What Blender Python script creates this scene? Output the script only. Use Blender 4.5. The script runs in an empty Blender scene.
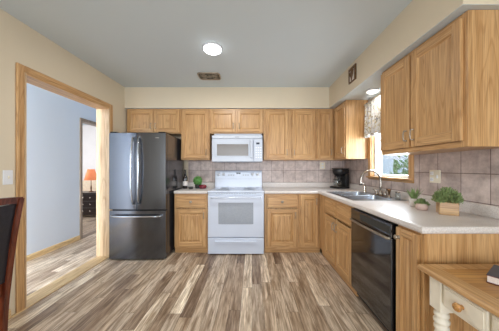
import bpy, bmesh, math, random
from mathutils import Vector, Matrix
random.seed(7)
S = bpy.context.scene
COL = S.collection
R = math.radians

# ------------------------------------------------------------------ camera, world, lights, exposure
EYE = 1.21
F = 214.0
cd = bpy.data.cameras.new('camera')
cam = bpy.data.objects.new('camera', cd)
COL.objects.link(cam)
cd.sensor_width = 36.0
cd.sensor_fit = 'HORIZONTAL'
cd.lens = 36.0 * F / 499.0
cd.shift_x = -2.5 / 499.0
cd.shift_y = 2.5 / 499.0
cd.clip_start = 0.03
cam.location = (0, 0, EYE)
cam.rotation_euler = (R(90), 0, 0)
S.camera = cam

w = bpy.data.worlds.new('world')
S.world = w
w.use_nodes = True
bg = w.node_tree.nodes['Background']
bg.inputs[0].default_value = (0.72, 0.86, 1.0, 1)
bg.inputs[1].default_value = 1.6

def area(name, loc, rot, sx, sy, power, col):
    l = bpy.data.lights.new(name, 'AREA')
    l.shape = 'RECTANGLE'
    l.size, l.size_y, l.energy, l.color = sx, sy, power, col
    o = bpy.data.objects.new(name, l)
    o.location = loc
    o.rotation_euler = rot
    COL.objects.link(o)
    return o

def disk(name, loc, r, power, col):
    l = bpy.data.lights.new(name, 'AREA')
    l.shape = 'DISK'
    l.size, l.energy, l.color = 2 * r, power, col
    o = bpy.data.objects.new(name, l)
    o.location = loc
    COL.objects.link(o)
    return o

# daylight through the glass doors behind the camera, the sink window and the bedroom window, plus an added hall fill
area('daylight_patio', (-0.2, -2.93, 1.12), (R(82), 0, 0), 2.9, 1.95, 136, (0.86, 0.93, 1.0))
area('daylight_sink_window', (1.74, 2.47, 1.52), (0, R(90), 0), 0.8, 0.66, 32, (0.86, 0.93, 1.0))
area('fill_hall', (-2.27, -0.92, 1.15), (R(90), 0, R(22)), 0.32, 1.8, 340, (0.79, 0.88, 1.0))  # added unseen light to brighten the hall wall, placed to spare the jamb
area('daylight_bedroom', (-5.5, 4.6, 1.5), (0, R(-90), 0), 1.4, 1.3, 60, (0.95, 0.96, 1.0))
disk('lamp_ceiling', (-0.406, 2.20, 2.400), 0.09, 18, (1.0, 0.97, 0.93))
disk('lamp_soffit', (1.42, 2.52, 2.090), 0.06, 1.2, (1.0, 0.95, 0.86))

vs = S.view_settings
vs.view_transform = 'Standard'
vs.look = 'None'
vs.exposure = 0.0
vs.gamma = 1.0
vs.use_curve_mapping = False
S.cycles.max_bounces = 10
S.cycles.diffuse_bounces = 6
S.cycles.glossy_bounces = 4
S.cycles.transparent_max_bounces = 12
S.cycles.sample_clamp_indirect = 6.0
S.cycles.caustics_reflective = False
S.cycles.caustics_refractive = False

# ------------------------------------------------------------------ materials
def lin(c):
    return tuple((v / 12.92 if v <= 0.04045 else ((v + 0.055) / 1.055) ** 2.4) for v in c)

def C(r, g, b):
    return lin((r / 255, g / 255, b / 255)) + (1.0,)

def newmat(name):
    m = bpy.data.materials.new(name)
    m.use_nodes = True
    nt = m.node_tree
    return m, nt, nt.nodes['Principled BSDF']

def N(nt, t, **kw):
    n = nt.nodes.new(t)
    for k, v in kw.items():
        setattr(n, k, v)
    return n

def ramp(nt, stops, interp='LINEAR'):
    r = nt.nodes.new('ShaderNodeValToRGB')
    r.color_ramp.interpolation = interp
    e = r.color_ramp.elements
    while len(e) < len(stops):
        e.new(0.5)
    for i, (p, c) in enumerate(stops):
        e[i].position = p
        e[i].color = c
    return r

def coords(nt, scale, rnd=True, kind='Object'):
    tc = N(nt, 'ShaderNodeTexCoord')
    out = tc.outputs[kind]
    if rnd:
        oi = N(nt, 'ShaderNodeObjectInfo')
        ad = N(nt, 'ShaderNodeVectorMath', operation='MULTIPLY_ADD')
        nt.links.new(oi.outputs['Random'], ad.inputs[0])
        ad.inputs[1].default_value = (7.3, 5.1, 3.7)
        nt.links.new(out, ad.inputs[2])
        out = ad.outputs[0]
    mp = N(nt, 'ShaderNodeMapping')
    mp.inputs['Scale'].default_value = scale
    nt.links.new(out, mp.inputs['Vector'])
    return mp.outputs['Vector']

def plain(name, col, rough=0.5, metal=0.0, var=0.06, scale=6.0, bump=0.0, emit=None, coat=0.0, spec=0.5):
    m, nt, p = newmat(name)
    v = coords(nt, (scale,) * 3)
    n = N(nt, 'ShaderNodeTexNoise')
    n.inputs['Scale'].default_value = 1.0
    n.inputs['Detail'].default_value = 4
    nt.links.new(v, n.inputs['Vector'])
    a = tuple(c * (1 - var) for c in col[:3]) + (1,)
    b = tuple(min(1, c * (1 + var)) for c in col[:3]) + (1,)
    r = ramp(nt, [(0.3, a), (0.7, b)])
    nt.links.new(n.outputs['Fac'], r.inputs['Fac'])
    nt.links.new(r.outputs['Color'], p.inputs['Base Color'])
    p.inputs['Roughness'].default_value = rough
    p.inputs['Metallic'].default_value = metal
    p.inputs['Specular IOR Level'].default_value = spec
    p.inputs['Coat Weight'].default_value = coat
    p.inputs['Coat Roughness'].default_value = 0.08
    if bump:
        b_ = N(nt, 'ShaderNodeBump')
        b_.inputs['Strength'].default_value = bump
        b_.inputs['Distance'].default_value = 0.01
        nt.links.new(n.outputs['Fac'], b_.inputs['Height'])
        nt.links.new(b_.outputs['Normal'], p.inputs['Normal'])
    if emit:
        p.inputs['Emission Color'].default_value = emit[0]
        p.inputs['Emission Strength'].default_value = emit[1]
    return m

def wood(name, dark, mid, light, axis='z', rough=0.36, band=42.0, pore=0.28):
    m, nt, p = newmat(name)
    k = {'x': 0, 'y': 1, 'z': 2}[axis]
    def sc(across, along):
        s = [across] * 3
        s[k] = along
        return tuple(s)
    v1 = coords(nt, sc(band, 1.4))
    n1 = N(nt, 'ShaderNodeTexNoise')
    n1.inputs['Scale'].default_value = 1.0
    n1.inputs['Detail'].default_value = 5
    n1.inputs['Distortion'].default_value = 0.5
    nt.links.new(v1, n1.inputs['Vector'])
    r1 = ramp(nt, [(0.28, dark), (0.5, mid), (0.72, light)])
    nt.links.new(n1.outputs['Fac'], r1.inputs['Fac'])
    # cathedral rings
    v3 = coords(nt, sc(7.0, 0.55))
    n3 = N(nt, 'ShaderNodeTexNoise')
    n3.inputs['Scale'].default_value = 1.0
    n3.inputs['Detail'].default_value = 1
    nt.links.new(v3, n3.inputs['Vector'])
    mu = N(nt, 'ShaderNodeMath', operation='MULTIPLY')
    mu.inputs[1].default_value = 80.0
    nt.links.new(n3.outputs['Fac'], mu.inputs[0])
    si = N(nt, 'ShaderNodeMath', operation='SINE')
    nt.links.new(mu.outputs[0], si.inputs[0])
    r3 = ramp(nt, [(0.0, (1, 1, 1, 1)), (0.75, (1, 1, 1, 1)), (1.0, (0.84, 0.79, 0.72, 1))])
    nt.links.new(si.outputs[0], r3.inputs['Fac'])
    v2 = coords(nt, sc(170.0, 5.0))
    n2 = N(nt, 'ShaderNodeTexNoise')
    n2.inputs['Scale'].default_value = 1.0
    n2.inputs['Detail'].default_value = 2
    nt.links.new(v2, n2.inputs['Vector'])
    lo = 1 - pore
    r2 = ramp(nt, [(0.35, (lo, lo * 0.95, lo * 0.9, 1)), (0.55, (1, 1, 1, 1))])
    nt.links.new(n2.outputs['Fac'], r2.inputs['Fac'])
    mx = N(nt, 'ShaderNodeMix', data_type='RGBA', blend_type='MULTIPLY')
    mx.inputs['Factor'].default_value = 1.0
    nt.links.new(r1.outputs['Color'], mx.inputs[6])
    nt.links.new(r2.outputs['Color'], mx.inputs[7])
    mx2 = N(nt, 'ShaderNodeMix', data_type='RGBA', blend_type='MULTIPLY')
    mx2.inputs['Factor'].default_value = 1.0
    nt.links.new(mx.outputs[2], mx2.inputs[6])
    nt.links.new(r3.outputs['Color'], mx2.inputs[7])
    nt.links.new(mx2.outputs[2], p.inputs['Base Color'])
    p.inputs['Roughness'].default_value = rough
    b_ = N(nt, 'ShaderNodeBump')
    b_.inputs['Strength'].default_value = 0.12
    b_.inputs['Distance'].default_value = 0.002
    nt.links.new(n2.outputs['Fac'], b_.inputs['Height'])
    nt.links.new(b_.outputs['Normal'], p.inputs['Normal'])
    return m

def floor_mat():
    m, nt, p = newmat('plank_floor')
    tc = N(nt, 'ShaderNodeTexCoord')
    sep = N(nt, 'ShaderNodeSeparateXYZ')
    cmb = N(nt, 'ShaderNodeCombineXYZ')
    nt.links.new(tc.outputs['Object'], sep.inputs[0])
    ROW, LEN = 0.098, 0.90
    dv = N(nt, 'ShaderNodeMath', operation='DIVIDE'); dv.inputs[1].default_value = ROW
    nt.links.new(sep.outputs['X'], dv.inputs[0])
    fl = N(nt, 'ShaderNodeMath', operation='FLOOR')
    nt.links.new(dv.outputs[0], fl.inputs[0])
    wn = N(nt, 'ShaderNodeTexWhiteNoise', noise_dimensions='1D')
    nt.links.new(fl.outputs[0], wn.inputs['W'])
    sh = N(nt, 'ShaderNodeMath', operation='MULTIPLY_ADD'); sh.inputs[1].default_value = LEN * 7.0
    nt.links.new(wn.outputs['Value'], sh.inputs[0])
    nt.links.new(sep.outputs['Y'], sh.inputs[2])
    nt.links.new(sh.outputs[0], cmb.inputs['X'])
    nt.links.new(sep.outputs['X'], cmb.inputs['Y'])
    def brick(width, row, off, seed):
        ad = N(nt, 'ShaderNodeVectorMath', operation='ADD')
        ad.inputs[1].default_value = (seed, 0, 0)
        nt.links.new(cmb.outputs[0], ad.inputs[0])
        b = N(nt, 'ShaderNodeTexBrick')
        b.offset = off
        b.offset_frequency = 2
        b.squash = 1.0
        b.inputs['Color1'].default_value = (0, 0, 0, 1)
        b.inputs['Color2'].default_value = (1, 1, 1, 1)
        b.inputs['Mortar'].default_value = (0.2, 0.2, 0.2, 1)
        b.inputs['Scale'].default_value = 1.0
        b.inputs['Mortar Size'].default_value = 0.0012
        b.inputs['Mortar Smooth'].default_value = 0.1
        b.inputs['Bias'].default_value = 0.0
        b.inputs['Brick Width'].default_value = width
        b.inputs['Row Height'].default_value = row
        nt.links.new(ad.outputs[0], b.inputs['Vector'])
        return b
    b1 = brick(LEN, ROW, 0.0, 3.1)
    r1 = ramp(nt, [(0.0, C(138, 120, 106)), (0.18, C(166, 148, 130)), (0.36, C(184, 166, 146)),
                   (0.55, C(206, 190, 170)), (0.75, C(190, 176, 160)), (0.9, C(222, 208, 190)), (1.0, C(238, 228, 210))])
    nt.links.new(b1.outputs['Color'], r1.inputs['Fac'])
    # long grain
    def streak(sx, sy, lo, hi, c0, c1, detail=5):
        mp = N(nt, 'ShaderNodeMapping')
        mp.inputs['Scale'].default_value = (sx, sy, 1)
        ad = N(nt, 'ShaderNodeVectorMath', operation='MULTIPLY_ADD')
        ad.inputs[1].default_value = (9.0, 5.0, 7.0)
        nt.links.new(b1.outputs['Color'], ad.inputs[0])
        nt.links.new(tc.outputs['Object'], ad.inputs[2])
        nt.links.new(ad.outputs[0], mp.inputs['Vector'])
        n = N(nt, 'ShaderNodeTexNoise')
        n.inputs['Scale'].default_value = 1.0
        n.inputs['Detail'].default_value = detail
        n.inputs['Roughness'].default_value = 0.6
        n.inputs['Distortion'].default_value = 0.6
        nt.links.new(mp.outputs[0], n.inputs['Vector'])
        r = ramp(nt, [(lo, c0), (hi, c1)])
        nt.links.new(n.outputs['Fac'], r.inputs['Fac'])
        return r
    s1 = streak(32.0, 3.0, 0.38, 0.60, (0.58, 0.49, 0.41, 1), (1.22, 1.19, 1.15, 1))
    s2 = streak(110.0, 5.0, 0.38, 0.62, (0.68, 0.65, 0.62, 1), (1.08, 1.08, 1.08, 1), 3)
    m1 = N(nt, 'ShaderNodeMix', data_type='RGBA', blend_type='MULTIPLY')
    m1.inputs['Factor'].default_value = 1
    nt.links.new(r1.outputs['Color'], m1.inputs[6])
    nt.links.new(s1.outputs['Color'], m1.inputs[7])
    m2 = N(nt, 'ShaderNodeMix', data_type='RGBA', blend_type='MULTIPLY')
    m2.inputs['Factor'].default_value = 1
    nt.links.new(m1.outputs[2], m2.inputs[6])
    nt.links.new(s2.outputs['Color'], m2.inputs[7])
    m3 = N(nt, 'ShaderNodeMix', data_type='RGBA', blend_type='MIX')
    nt.links.new(b1.outputs['Fac'], m3.inputs['Factor'])
    nt.links.new(m2.outputs[2], m3.inputs[6])
    m3.inputs[7].default_value = C(74, 60, 50)
    nt.links.new(m3.outputs[2], p.inputs['Base Color'])
    p.inputs['Roughness'].default_value = 0.38
    p.inputs['Specular IOR Level'].default_value = 0.4
    return m

def tile_mat(name, horiz, ph, pz):
    """square stone tiles; horiz: the object axis the courses run along"""
    m, nt, p = newmat(name)
    tc = N(nt, 'ShaderNodeTexCoord')
    sep = N(nt, 'ShaderNodeSeparateXYZ')
    cmb = N(nt, 'ShaderNodeCombineXYZ')
    nt.links.new(tc.outputs['Object'], sep.inputs[0])
    a1 = N(nt, 'ShaderNodeMath', operation='SUBTRACT'); a1.inputs[1].default_value = ph - 4.0
    a2 = N(nt, 'ShaderNodeMath', operation='SUBTRACT'); a2.inputs[1].default_value = pz - 4.0
    nt.links.new(sep.outputs[horiz], a1.inputs[0])
    nt.links.new(sep.outputs['Z'], a2.inputs[0])
    nt.links.new(a1.outputs[0], cmb.inputs['X'])
    nt.links.new(a2.outputs[0], cmb.inputs['Y'])
    b = N(nt, 'ShaderNodeTexBrick')
    b.offset = 0.0
    b.inputs['Scale'].default_value = 1.0
    b.inputs['Brick Width'].default_value = 0.2
    b.inputs['Row Height'].default_value = 0.2
    b.inputs['Mortar Size'].default_value = 0.0026
    b.inputs['Mortar Smooth'].default_value = 0.2
    b.inputs['Color1'].default_value = C(206, 193, 188)
    b.inputs['Color2'].default_value = C(190, 176, 171)
    b.inputs['Mortar'].default_value = C(112, 96, 90)
    nt.links.new(cmb.outputs[0], b.inputs['Vector'])
    n = N(nt, 'ShaderNodeTexNoise')
    n.inputs['Scale'].default_value = 11.0
    n.inputs['Detail'].default_value = 6
    n.inputs['Roughness'].default_value = 0.65
    nt.links.new(tc.outputs['Object'], n.inputs['Vector'])
    r = ramp(nt, [(0.34, (0.70, 0.67, 0.67, 1)), (0.5, (0.95, 0.93, 0.92, 1)), (0.66, (1.18, 1.17, 1.17, 1))])
    nt.links.new(n.outputs['Fac'], r.inputs['Fac'])
    mx = N(nt, 'ShaderNodeMix', data_type='RGBA', blend_type='MULTIPLY')
    mx.inputs['Factor'].default_value = 1
    nt.links.new(b.outputs['Color'], mx.inputs[6])
    nt.links.new(r.outputs['Color'], mx.inputs[7])
    nt.links.new(mx.outputs[2], p.inputs['Base Color'])
    p.inputs['Roughness'].default_value = 0.42
    bp = N(nt, 'ShaderNodeBump')
    bp.invert = True
    bp.inputs['Strength'].default_value = 0.5
    bp.inputs['Distance'].default_value = 0.003
    nt.links.new(b.outputs['Fac'], bp.inputs['Height'])
    nt.links.new(bp.outputs['Normal'], p.inputs['Normal'])
    return m

def speckle(name, base, dark, light, rough=0.3, scale=160.0):
    m, nt, p = newmat(name)
    v = coords(nt, (scale,) * 3, False)
    n = N(nt, 'ShaderNodeTexNoise')
    n.inputs['Scale'].default_value = 1.0
    n.inputs['Detail'].default_value = 3
    nt.links.new(v, n.inputs['Vector'])
    r = ramp(nt, [(0.3, dark), (0.5, base), (0.7, light)])
    nt.links.new(n.outputs['Fac'], r.inputs['Fac'])
    v2 = coords(nt, (6,) * 3, False)
    n2 = N(nt, 'ShaderNodeTexNoise')
    n2.inputs['Scale'].default_value = 1.0
    n2.inputs['Detail'].default_value = 4
    nt.links.new(v2, n2.inputs['Vector'])
    r2 = ramp(nt, [(0.3, (0.93, 0.92, 0.91, 1)), (0.7, (1.03, 1.03, 1.03, 1))])
    nt.links.new(n2.outputs['Fac'], r2.inputs['Fac'])
    mx = N(nt, 'ShaderNodeMix', data_type='RGBA', blend_type='MULTIPLY')
    mx.inputs['Factor'].default_value = 1
    nt.links.new(r.outputs['Color'], mx.inputs[6])
    nt.links.new(r2.outputs['Color'], mx.inputs[7])
    nt.links.new(mx.outputs[2], p.inputs['Base Color'])
    p.inputs['Roughness'].default_value = rough
    return m

def brushed(name, col, rough=0.28, axis='z', var=0.12):
    m, nt, p = newmat(name)
    s = [160.0] * 3
    s['xyz'.index(axis)] = 2.0
    v = coords(nt, tuple(s))
    n = N(nt, 'ShaderNodeTexNoise')
    n.inputs['Scale'].default_value = 1.0
    n.inputs['Detail'].default_value = 2
    nt.links.new(v, n.inputs['Vector'])
    a = tuple(c * (1 - var) for c in col[:3]) + (1,)
    b = tuple(min(1, c * (1 + var)) for c in col[:3]) + (1,)
    r = ramp(nt, [(0.3, a), (0.7, b)])
    nt.links.new(n.outputs['Fac'], r.inputs['Fac'])
    nt.links.new(r.outputs['Color'], p.inputs['Base Color'])
    p.inputs['Metallic'].default_value = 1.0
    p.inputs['Roughness'].default_value = rough
    return m

def glass(name, tint=(1, 1, 1, 1), refl=0.08):
    m, nt, p = newmat(name)
    nt.nodes.remove(p)
    t = N(nt, 'ShaderNodeBsdfTransparent')
    t.inputs[0].default_value = tint
    g = N(nt, 'ShaderNodeBsdfGlossy')
    g.inputs['Roughness'].default_value = 0.03
    mx = N(nt, 'ShaderNodeMixShader')
    fr = N(nt, 'ShaderNodeLayerWeight')
    fr.inputs['Blend'].default_value = 0.2
    ml = N(nt, 'ShaderNodeMath', operation='MULTIPLY_ADD')
    ml.inputs[1].default_value = 0.12
    ml.inputs[2].default_value = refl * 0.5
    nt.links.new(fr.outputs['Fresnel'], ml.inputs[0])
    nt.links.new(ml.outputs[0], mx.inputs[0])
    nt.links.new(t.outputs[0], mx.inputs[1])
    nt.links.new(g.outputs[0], mx.inputs[2])
    nt.links.new(mx.outputs[0], nt.nodes['Material Output'].inputs['Surface'])
    return m

def fabric_print(name):
    m, nt, p = newmat(name)
    v = coords(nt, (1, 1, 1), False)
    vo = N(nt, 'ShaderNodeTexVoronoi')
    vo.inputs['Scale'].default_value = 26.0
    vo.inputs['Randomness'].default_value = 1.0
    nt.links.new(v, vo.inputs['Vector'])
    n = N(nt, 'ShaderNodeTexNoise')
    n.inputs['Scale'].default_value = 22.0
    n.inputs['Detail'].default_value = 3
    n.inputs['Distortion'].default_value = 1.5
    nt.links.new(v, n.inputs['Vector'])
    r = ramp(nt, [(0.36, C(134, 136, 148)), (0.42, C(206, 186, 134)), (0.47, C(216, 215, 214)), (0.60, C(220, 220, 220)), (0.68, C(150, 152, 164))])
    nt.links.new(n.outputs['Fac'], r.inputs['Fac'])
    nt.links.new(r.outputs['Color'], p.inputs['Base Color'])
    p.inputs['Roughness'].default_value = 0.9
    return m

def parquet(name):
    m, nt, p = newmat(name)
    tc = N(nt, 'ShaderNodeTexCoord')
    b = N(nt, 'ShaderNodeTexBrick')
    b.offset = 0.5
    b.inputs['Scale'].default_value = 1.0
    b.inputs['Brick Width'].default_value = 0.62
    b.inputs['Row Height'].default_value = 0.052
    b.inputs['Mortar Size'].default_value = 0.0012
    b.inputs['Color1'].default_value = C(206, 160, 98)
    b.inputs['Color2'].default_value = C(172, 124, 68)
    b.inputs['Mortar'].default_value = C(110, 74, 36)
    nt.links.new(tc.outputs['Object'], b.inputs['Vector'])
    v = coords(nt, (3, 60, 60), False)
    n = N(nt, 'ShaderNodeTexNoise')
    n.inputs['Scale'].default_value = 1.0
    n.inputs['Detail'].default_value = 4
    nt.links.new(v, n.inputs['Vector'])
    r = ramp(nt, [(0.35, (0.78, 0.74, 0.7, 1)), (0.6, (1.05, 1.04, 1.02, 1))])
    nt.links.new(n.outputs['Fac'], r.inputs['Fac'])
    mx = N(nt, 'ShaderNodeMix', data_type='RGBA', blend_type='MULTIPLY')
    mx.inputs['Factor'].default_value = 1
    nt.links.new(b.outputs['Color'], mx.inputs[6])
    nt.links.new(r.outputs['Color'], mx.inputs[7])
    nt.links.new(mx.outputs[2], p.inputs['Base Color'])
    p.inputs['Roughness'].default_value = 0.35
    return m

OAK = (C(178, 134, 86), C(198, 156, 107), C(211, 172, 124))
M = dict(
    oak_z=wood('oak_upright', *OAK, axis='z'),
    oak_x=wood('oak_across', *OAK, axis='x'),
    oak_y=wood('oak_lengthwise', *OAK, axis='y'),
    pale_y=wood('pale_oak_lengthwise', C(196, 164, 118), C(214, 184, 136), C(226, 198, 152), axis='y'),
    pale_z=wood('pale_oak_upright', C(190, 156, 120), C(206, 176, 140), C(218, 192, 158), axis='z'),
    taupe_z=wood('taupe_wood', C(120, 104, 88), C(142, 124, 106), C(156, 138, 120), axis='z'),
    cherry=wood('dark_cherry', C(70, 30, 18), C(98, 46, 28), C(122, 62, 38), axis='z', rough=0.25, pore=0.2),
    espresso=wood('espresso_wood', C(32, 24, 22), C(40, 31, 28), C(48, 37, 33), axis='x', rough=0.3, pore=0.15),
    wall=plain('cream_paint', C(212, 199, 176), 0.75, var=0.015, scale=2.0),
    ceil=plain('ceiling_paint', C(200, 210, 215), 0.8, var=0.015, scale=1.5),
    hall=plain('blue_grey_paint', C(200, 207, 218), 0.7, var=0.015, scale=2.0),
    bed=plain('bedroom_paint', C(226, 222, 220), 0.75, var=0.02),
    floor=floor_mat(),
    tile_b=tile_mat('stone_tile_back', 'X', 0.333, 1.17),
    tile_r=tile_mat('stone_tile_right', 'Y', 1.605, 1.17),
    lam=speckle('cream_laminate', C(216, 210, 206), C(202, 194, 190), C(226, 222, 219), 0.33),
    steel=brushed('brushed_steel', C(178, 184, 192), 0.25, 'x'),
    fridge=brushed('slate_steel', C(104, 107, 114), 0.22, 'z', 0.06),
    fhandle=brushed('handle_steel', C(190, 194, 200), 0.2, 'z', 0.05),
    chrome=plain('satin_nickel', C(190, 184, 176), 0.18, 1.0, 0.03),
    bronze=plain('bronze', C(116, 88, 62), 0.35, 0.85, 0.2, 40),
    pewter=plain('pewter', C(164, 154, 140), 0.32, 0.9, 0.15, 60),
    black_gloss=plain('black_gloss', C(22, 22, 25), 0.1, 0.0, 0.1, coat=0.6),
    fridge_side=plain('dark_fridge_side', C(46, 46, 50), 0.16, 0.0, 0.08, coat=0.5),
    black=plain('black_plastic', C(20, 20, 22), 0.4, 0, 0.1),
    dark=plain('dark_gap', C(14, 13, 13), 0.8),
    white=plain('white_enamel', C(198, 206, 222), 0.18, 0, 0.01, coat=0.3),
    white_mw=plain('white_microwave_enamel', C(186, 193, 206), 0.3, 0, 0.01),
    white_matte=plain('white_plastic', C(222, 224, 228), 0.4, 0, 0.02),
    offwhite=plain('almond_plastic', C(228, 220, 200), 0.45, 0, 0.02),
    vinyl=plain('white_vinyl', C(236, 240, 244), 0.35, 0, 0.02),
    grey_line=plain('grey_print', C(140, 146, 156), 0.5),
    mesh_win=plain('microwave_screen', C(112, 106, 102), 0.3, 0, 0.12, 200, coat=0.2),
    oven_win=plain('oven_glass', C(146, 152, 162), 0.2, 0, 0.06, 60, coat=0.3),
    display=plain('display', C(20, 30, 52), 0.15, 0, 0.1),
    cream_paint=plain('cream_furniture_paint', C(232, 224, 206), 0.45, 0, 0.05, 20, bump=0.05),
    parquet=parquet('parquet_top'),
    leather=plain('black_leather', C(30, 30, 38), 0.3, 0, 0.15, 50, bump=0.15),
    leaf=plain('leaf_green', C(130, 156, 98), 0.5, 0, 0.35, 30),
    leaf_d=plain('leaf_deep_green', C(128, 146, 92), 0.5, 0, 0.3, 40),
    leaf_b=plain('ball_green', C(104, 156, 84), 0.7, 0, 0.4, 60),
    bush=plain('bush_green', C(116, 160, 88), 0.7, 0, 0.4, 8),
    soil=plain('soil', C(52, 40, 30), 0.9, 0, 0.3, 60),
    boxwood=wood('planter_wood', C(168, 126, 78), C(190, 148, 96), C(204, 166, 114), axis='x', band=30),
    pinkpot=plain('pale_terracotta', C(204, 178, 166), 0.7, 0, 0.08, 40),
    whitepot=plain('white_ceramic', C(226, 220, 214), 0.4, 0, 0.05, 30),
    bottle=plain('dark_bottle_glass', C(24, 18, 20), 0.06, 0, 0.05, coat=0.6),
    label=plain('paper_label', C(220, 214, 210), 0.6),
    maroon=plain('maroon_ceramic', C(116, 30, 48), 0.25, 0, 0.1, coat=0.3),
    darkpot=plain('charcoal_pot', C(44, 46, 44), 0.5),
    led_soft=plain('led_diffuser_small', C(250, 250, 250), 0.4, 0, 0.0, emit=((1.0, 0.97, 0.93, 1), 2.2)),
    led=plain('led_diffuser', C(250, 250, 250), 0.4, 0, 0.0, emit=((0.97, 0.98, 1.0, 1), 9.0)),
    fab=fabric_print('printed_cotton'),
    glass=glass('window_glass'),
    clear=glass('clear_glass', (0.86, 0.9, 0.9, 1), 0.25),
    shade=plain('orange_shade', C(224, 120, 76), 0.8, 0, 0.1, 20, emit=((1.0, 0.36, 0.16, 1), 0.5)),
    navy=plain('navy_cover', C(72, 74, 84), 0.5, 0, 0.08, 40),
    spine=plain('red_brown_spine', C(104, 46, 40), 0.5),
    paper=plain('page_paper', C(228, 214, 204), 0.8, 0, 0.08, 120),
    arched_panel=plain('pale_cream', C(224, 206, 180), 0.85, 0, 0.1, 20),
    siding=plain('pale_siding', C(206, 214, 226), 0.7, 0, 0.04),
    grass=plain('lawn', C(110, 140, 84), 0.9, 0, 0.3, 12),
    bark=plain('bark', C(84, 68, 54), 0.9, 0, 0.3, 20),
    knobwood=wood('knob_wood', C(176, 120, 62), C(204, 150, 88), C(218, 170, 110), axis='x', band=40),
)

# ------------------------------------------------------------------ mesh builder
class MB:
    def __init__(self):
        self.bm = bmesh.new()

    def _merge(self, t, m=0, smooth=False):
        for f in t.faces:
            f.material_index = m
            f.smooth = smooth
        me = bpy.data.meshes.new('tmp')
        t.to_mesh(me)
        t.free()
        self.bm.from_mesh(me)
        bpy.data.meshes.remove(me)
        return self

    def box(self, x0, x1, y0, y1, z0, z1, bev=0.0, m=0, seg=1, mat=None):
        t = bmesh.new()
        bmesh.ops.create_cube(t, size=1.0)
        for v in t.verts:
            v.co = Vector(((x0 + x1) / 2 + v.co.x * (x1 - x0), (y0 + y1) / 2 + v.co.y * (y1 - y0), (z0 + z1) / 2 + v.co.z * (z1 - z0)))
        if bev:
            bmesh.ops.bevel(t, geom=list(t.edges), offset=bev, segments=seg, profile=0.5, affect='EDGES')
        if mat:
            t.transform(mat)
        return self._merge(t, m)

    def lathe(self, prof, c=(0, 0, 0), axis='z', seg=24, m=0, smooth=True, sx=1.0, sy=1.0):
        t = bmesh.new()
        rings = []
        for r, h in prof:
            ring = []
            if r < 1e-5:
                ring = [t.verts.new((0, 0, h))]
            else:
                for i in range(seg):
                    a = 2 * math.pi * i / seg
                    ring.append(t.verts.new((r * math.cos(a) * sx, r * math.sin(a) * sy, h)))
            rings.append(ring)
        for a, b in zip(rings, rings[1:]):
            for i in range(seg):
                j = (i + 1) % seg
                if len(a) == 1 and len(b) == 1:
                    continue
                if len(a) == 1:
                    t.faces.new((a[0], b[j], b[i]))
                elif len(b) == 1:
                    t.faces.new((a[i], a[j], b[0]))
                else:
                    t.faces.new((a[i], a[j], b[j], b[i]))
        if len(rings[0]) > 1:
            t.faces.new(list(reversed(rings[0])))
        if len(rings[-1]) > 1:
            t.faces.new(rings[-1])
        if axis == 'y':
            t.transform(Matrix.Rotation(R(-90), 4, 'X'))
        elif axis == '-y':
            t.transform(Matrix.Rotation(R(90), 4, 'X'))
        elif axis == 'x':
            t.transform(Matrix.Rotation(R(90), 4, 'Y'))
        elif axis == '-x':
            t.transform(Matrix.Rotation(R(-90), 4, 'Y'))
        elif axis == '-z':
            t.transform(Matrix.Rotation(R(180), 4, 'X'))
        t.transform(Matrix.Translation(c))
        bmesh.ops.recalc_face_normals(t, faces=list(t.faces))
        for f in t.faces:
            f.material_index = m
        bmesh.ops.recalc_face_normals(t, faces=list(t.faces))
        me_sm = smooth
        self._merge(t, m, me_sm)
        return self

    def cyl(self, c, r, h, axis='z', seg=20, m=0):
        return self.lathe([(r, 0), (r, h)], c, axis, seg, m, smooth=False)

    def tube(self, pts, r, seg=10, m=0, closed=False):
        t = bmesh.new()
        pts = [Vector(p) for p in pts]
        n = len(pts)
        rs = r if isinstance(r, (list, tuple)) else [r] * n
        rings = []
        up = None
        for i, p in enumerate(pts):
            if closed:
                d = pts[(i + 1) % n] - pts[i - 1]
            else:
                d = pts[min(i + 1, n - 1)] - pts[max(i - 1, 0)]
            d.normalize()
            if up is None:
                up = Vector((0, 0, 1)) if abs(d.z) < 0.9 else Vector((1, 0, 0))
            a = d.cross(up).normalized()
            b = a.cross(d).normalized()
            up = b
            rings.append([t.verts.new(p + (a * math.cos(2 * math.pi * k / seg) + b * math.sin(2 * math.pi * k / seg)) * rs[i]) for k in range(seg)])
        rng = range(n) if closed else range(n - 1)
        for i in rng:
            A, B = rings[i], rings[(i + 1) % n]
            for k in range(seg):
                l = (k + 1) % seg
                t.faces.new((A[k], A[l], B[l], B[k]))
        if not closed:
            t.faces.new(list(reversed(rings[0])))
            t.faces.new(rings[-1])
        bmesh.ops.recalc_face_normals(t, faces=list(t.faces))
        return self._merge(t, m, True)

    def prism(self, poly, axis, a0, a1, m=0, bev=0.0):
        """poly in the two other axes (x,y)/(y,z)/(x,z), extruded along axis"""
        t = bmesh.new()
        def P(u, v, w_):
            return {'z': (u, v, w_), 'x': (w_, u, v), 'y': (u, w_, v)}[axis]
        A = [t.verts.new(P(u, v, a0)) for u, v in poly]
        B = [t.verts.new(P(u, v, a1)) for u, v in poly]
        n = len(poly)
        t.faces.new(A)
        t.faces.new(list(reversed(B)))
        for i in range(n):
            j = (i + 1) % n
            t.faces.new((A[j], A[i], B[i], B[j]))
        bmesh.ops.recalc_face_normals(t, faces=list(t.faces))
        if bev:
            es = [e for e in t.edges if e.calc_face_angle(0) > 0.6]
            bmesh.ops.bevel(t, geom=es, offset=bev, segments=2, profile=0.5, affect='EDGES')
        return self._merge(t, m)

    def quad(self, pts, m=0):
        t = bmesh.new()
        t.faces.new([t.verts.new(p) for p in pts])
        return self._merge(t, m)

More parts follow.
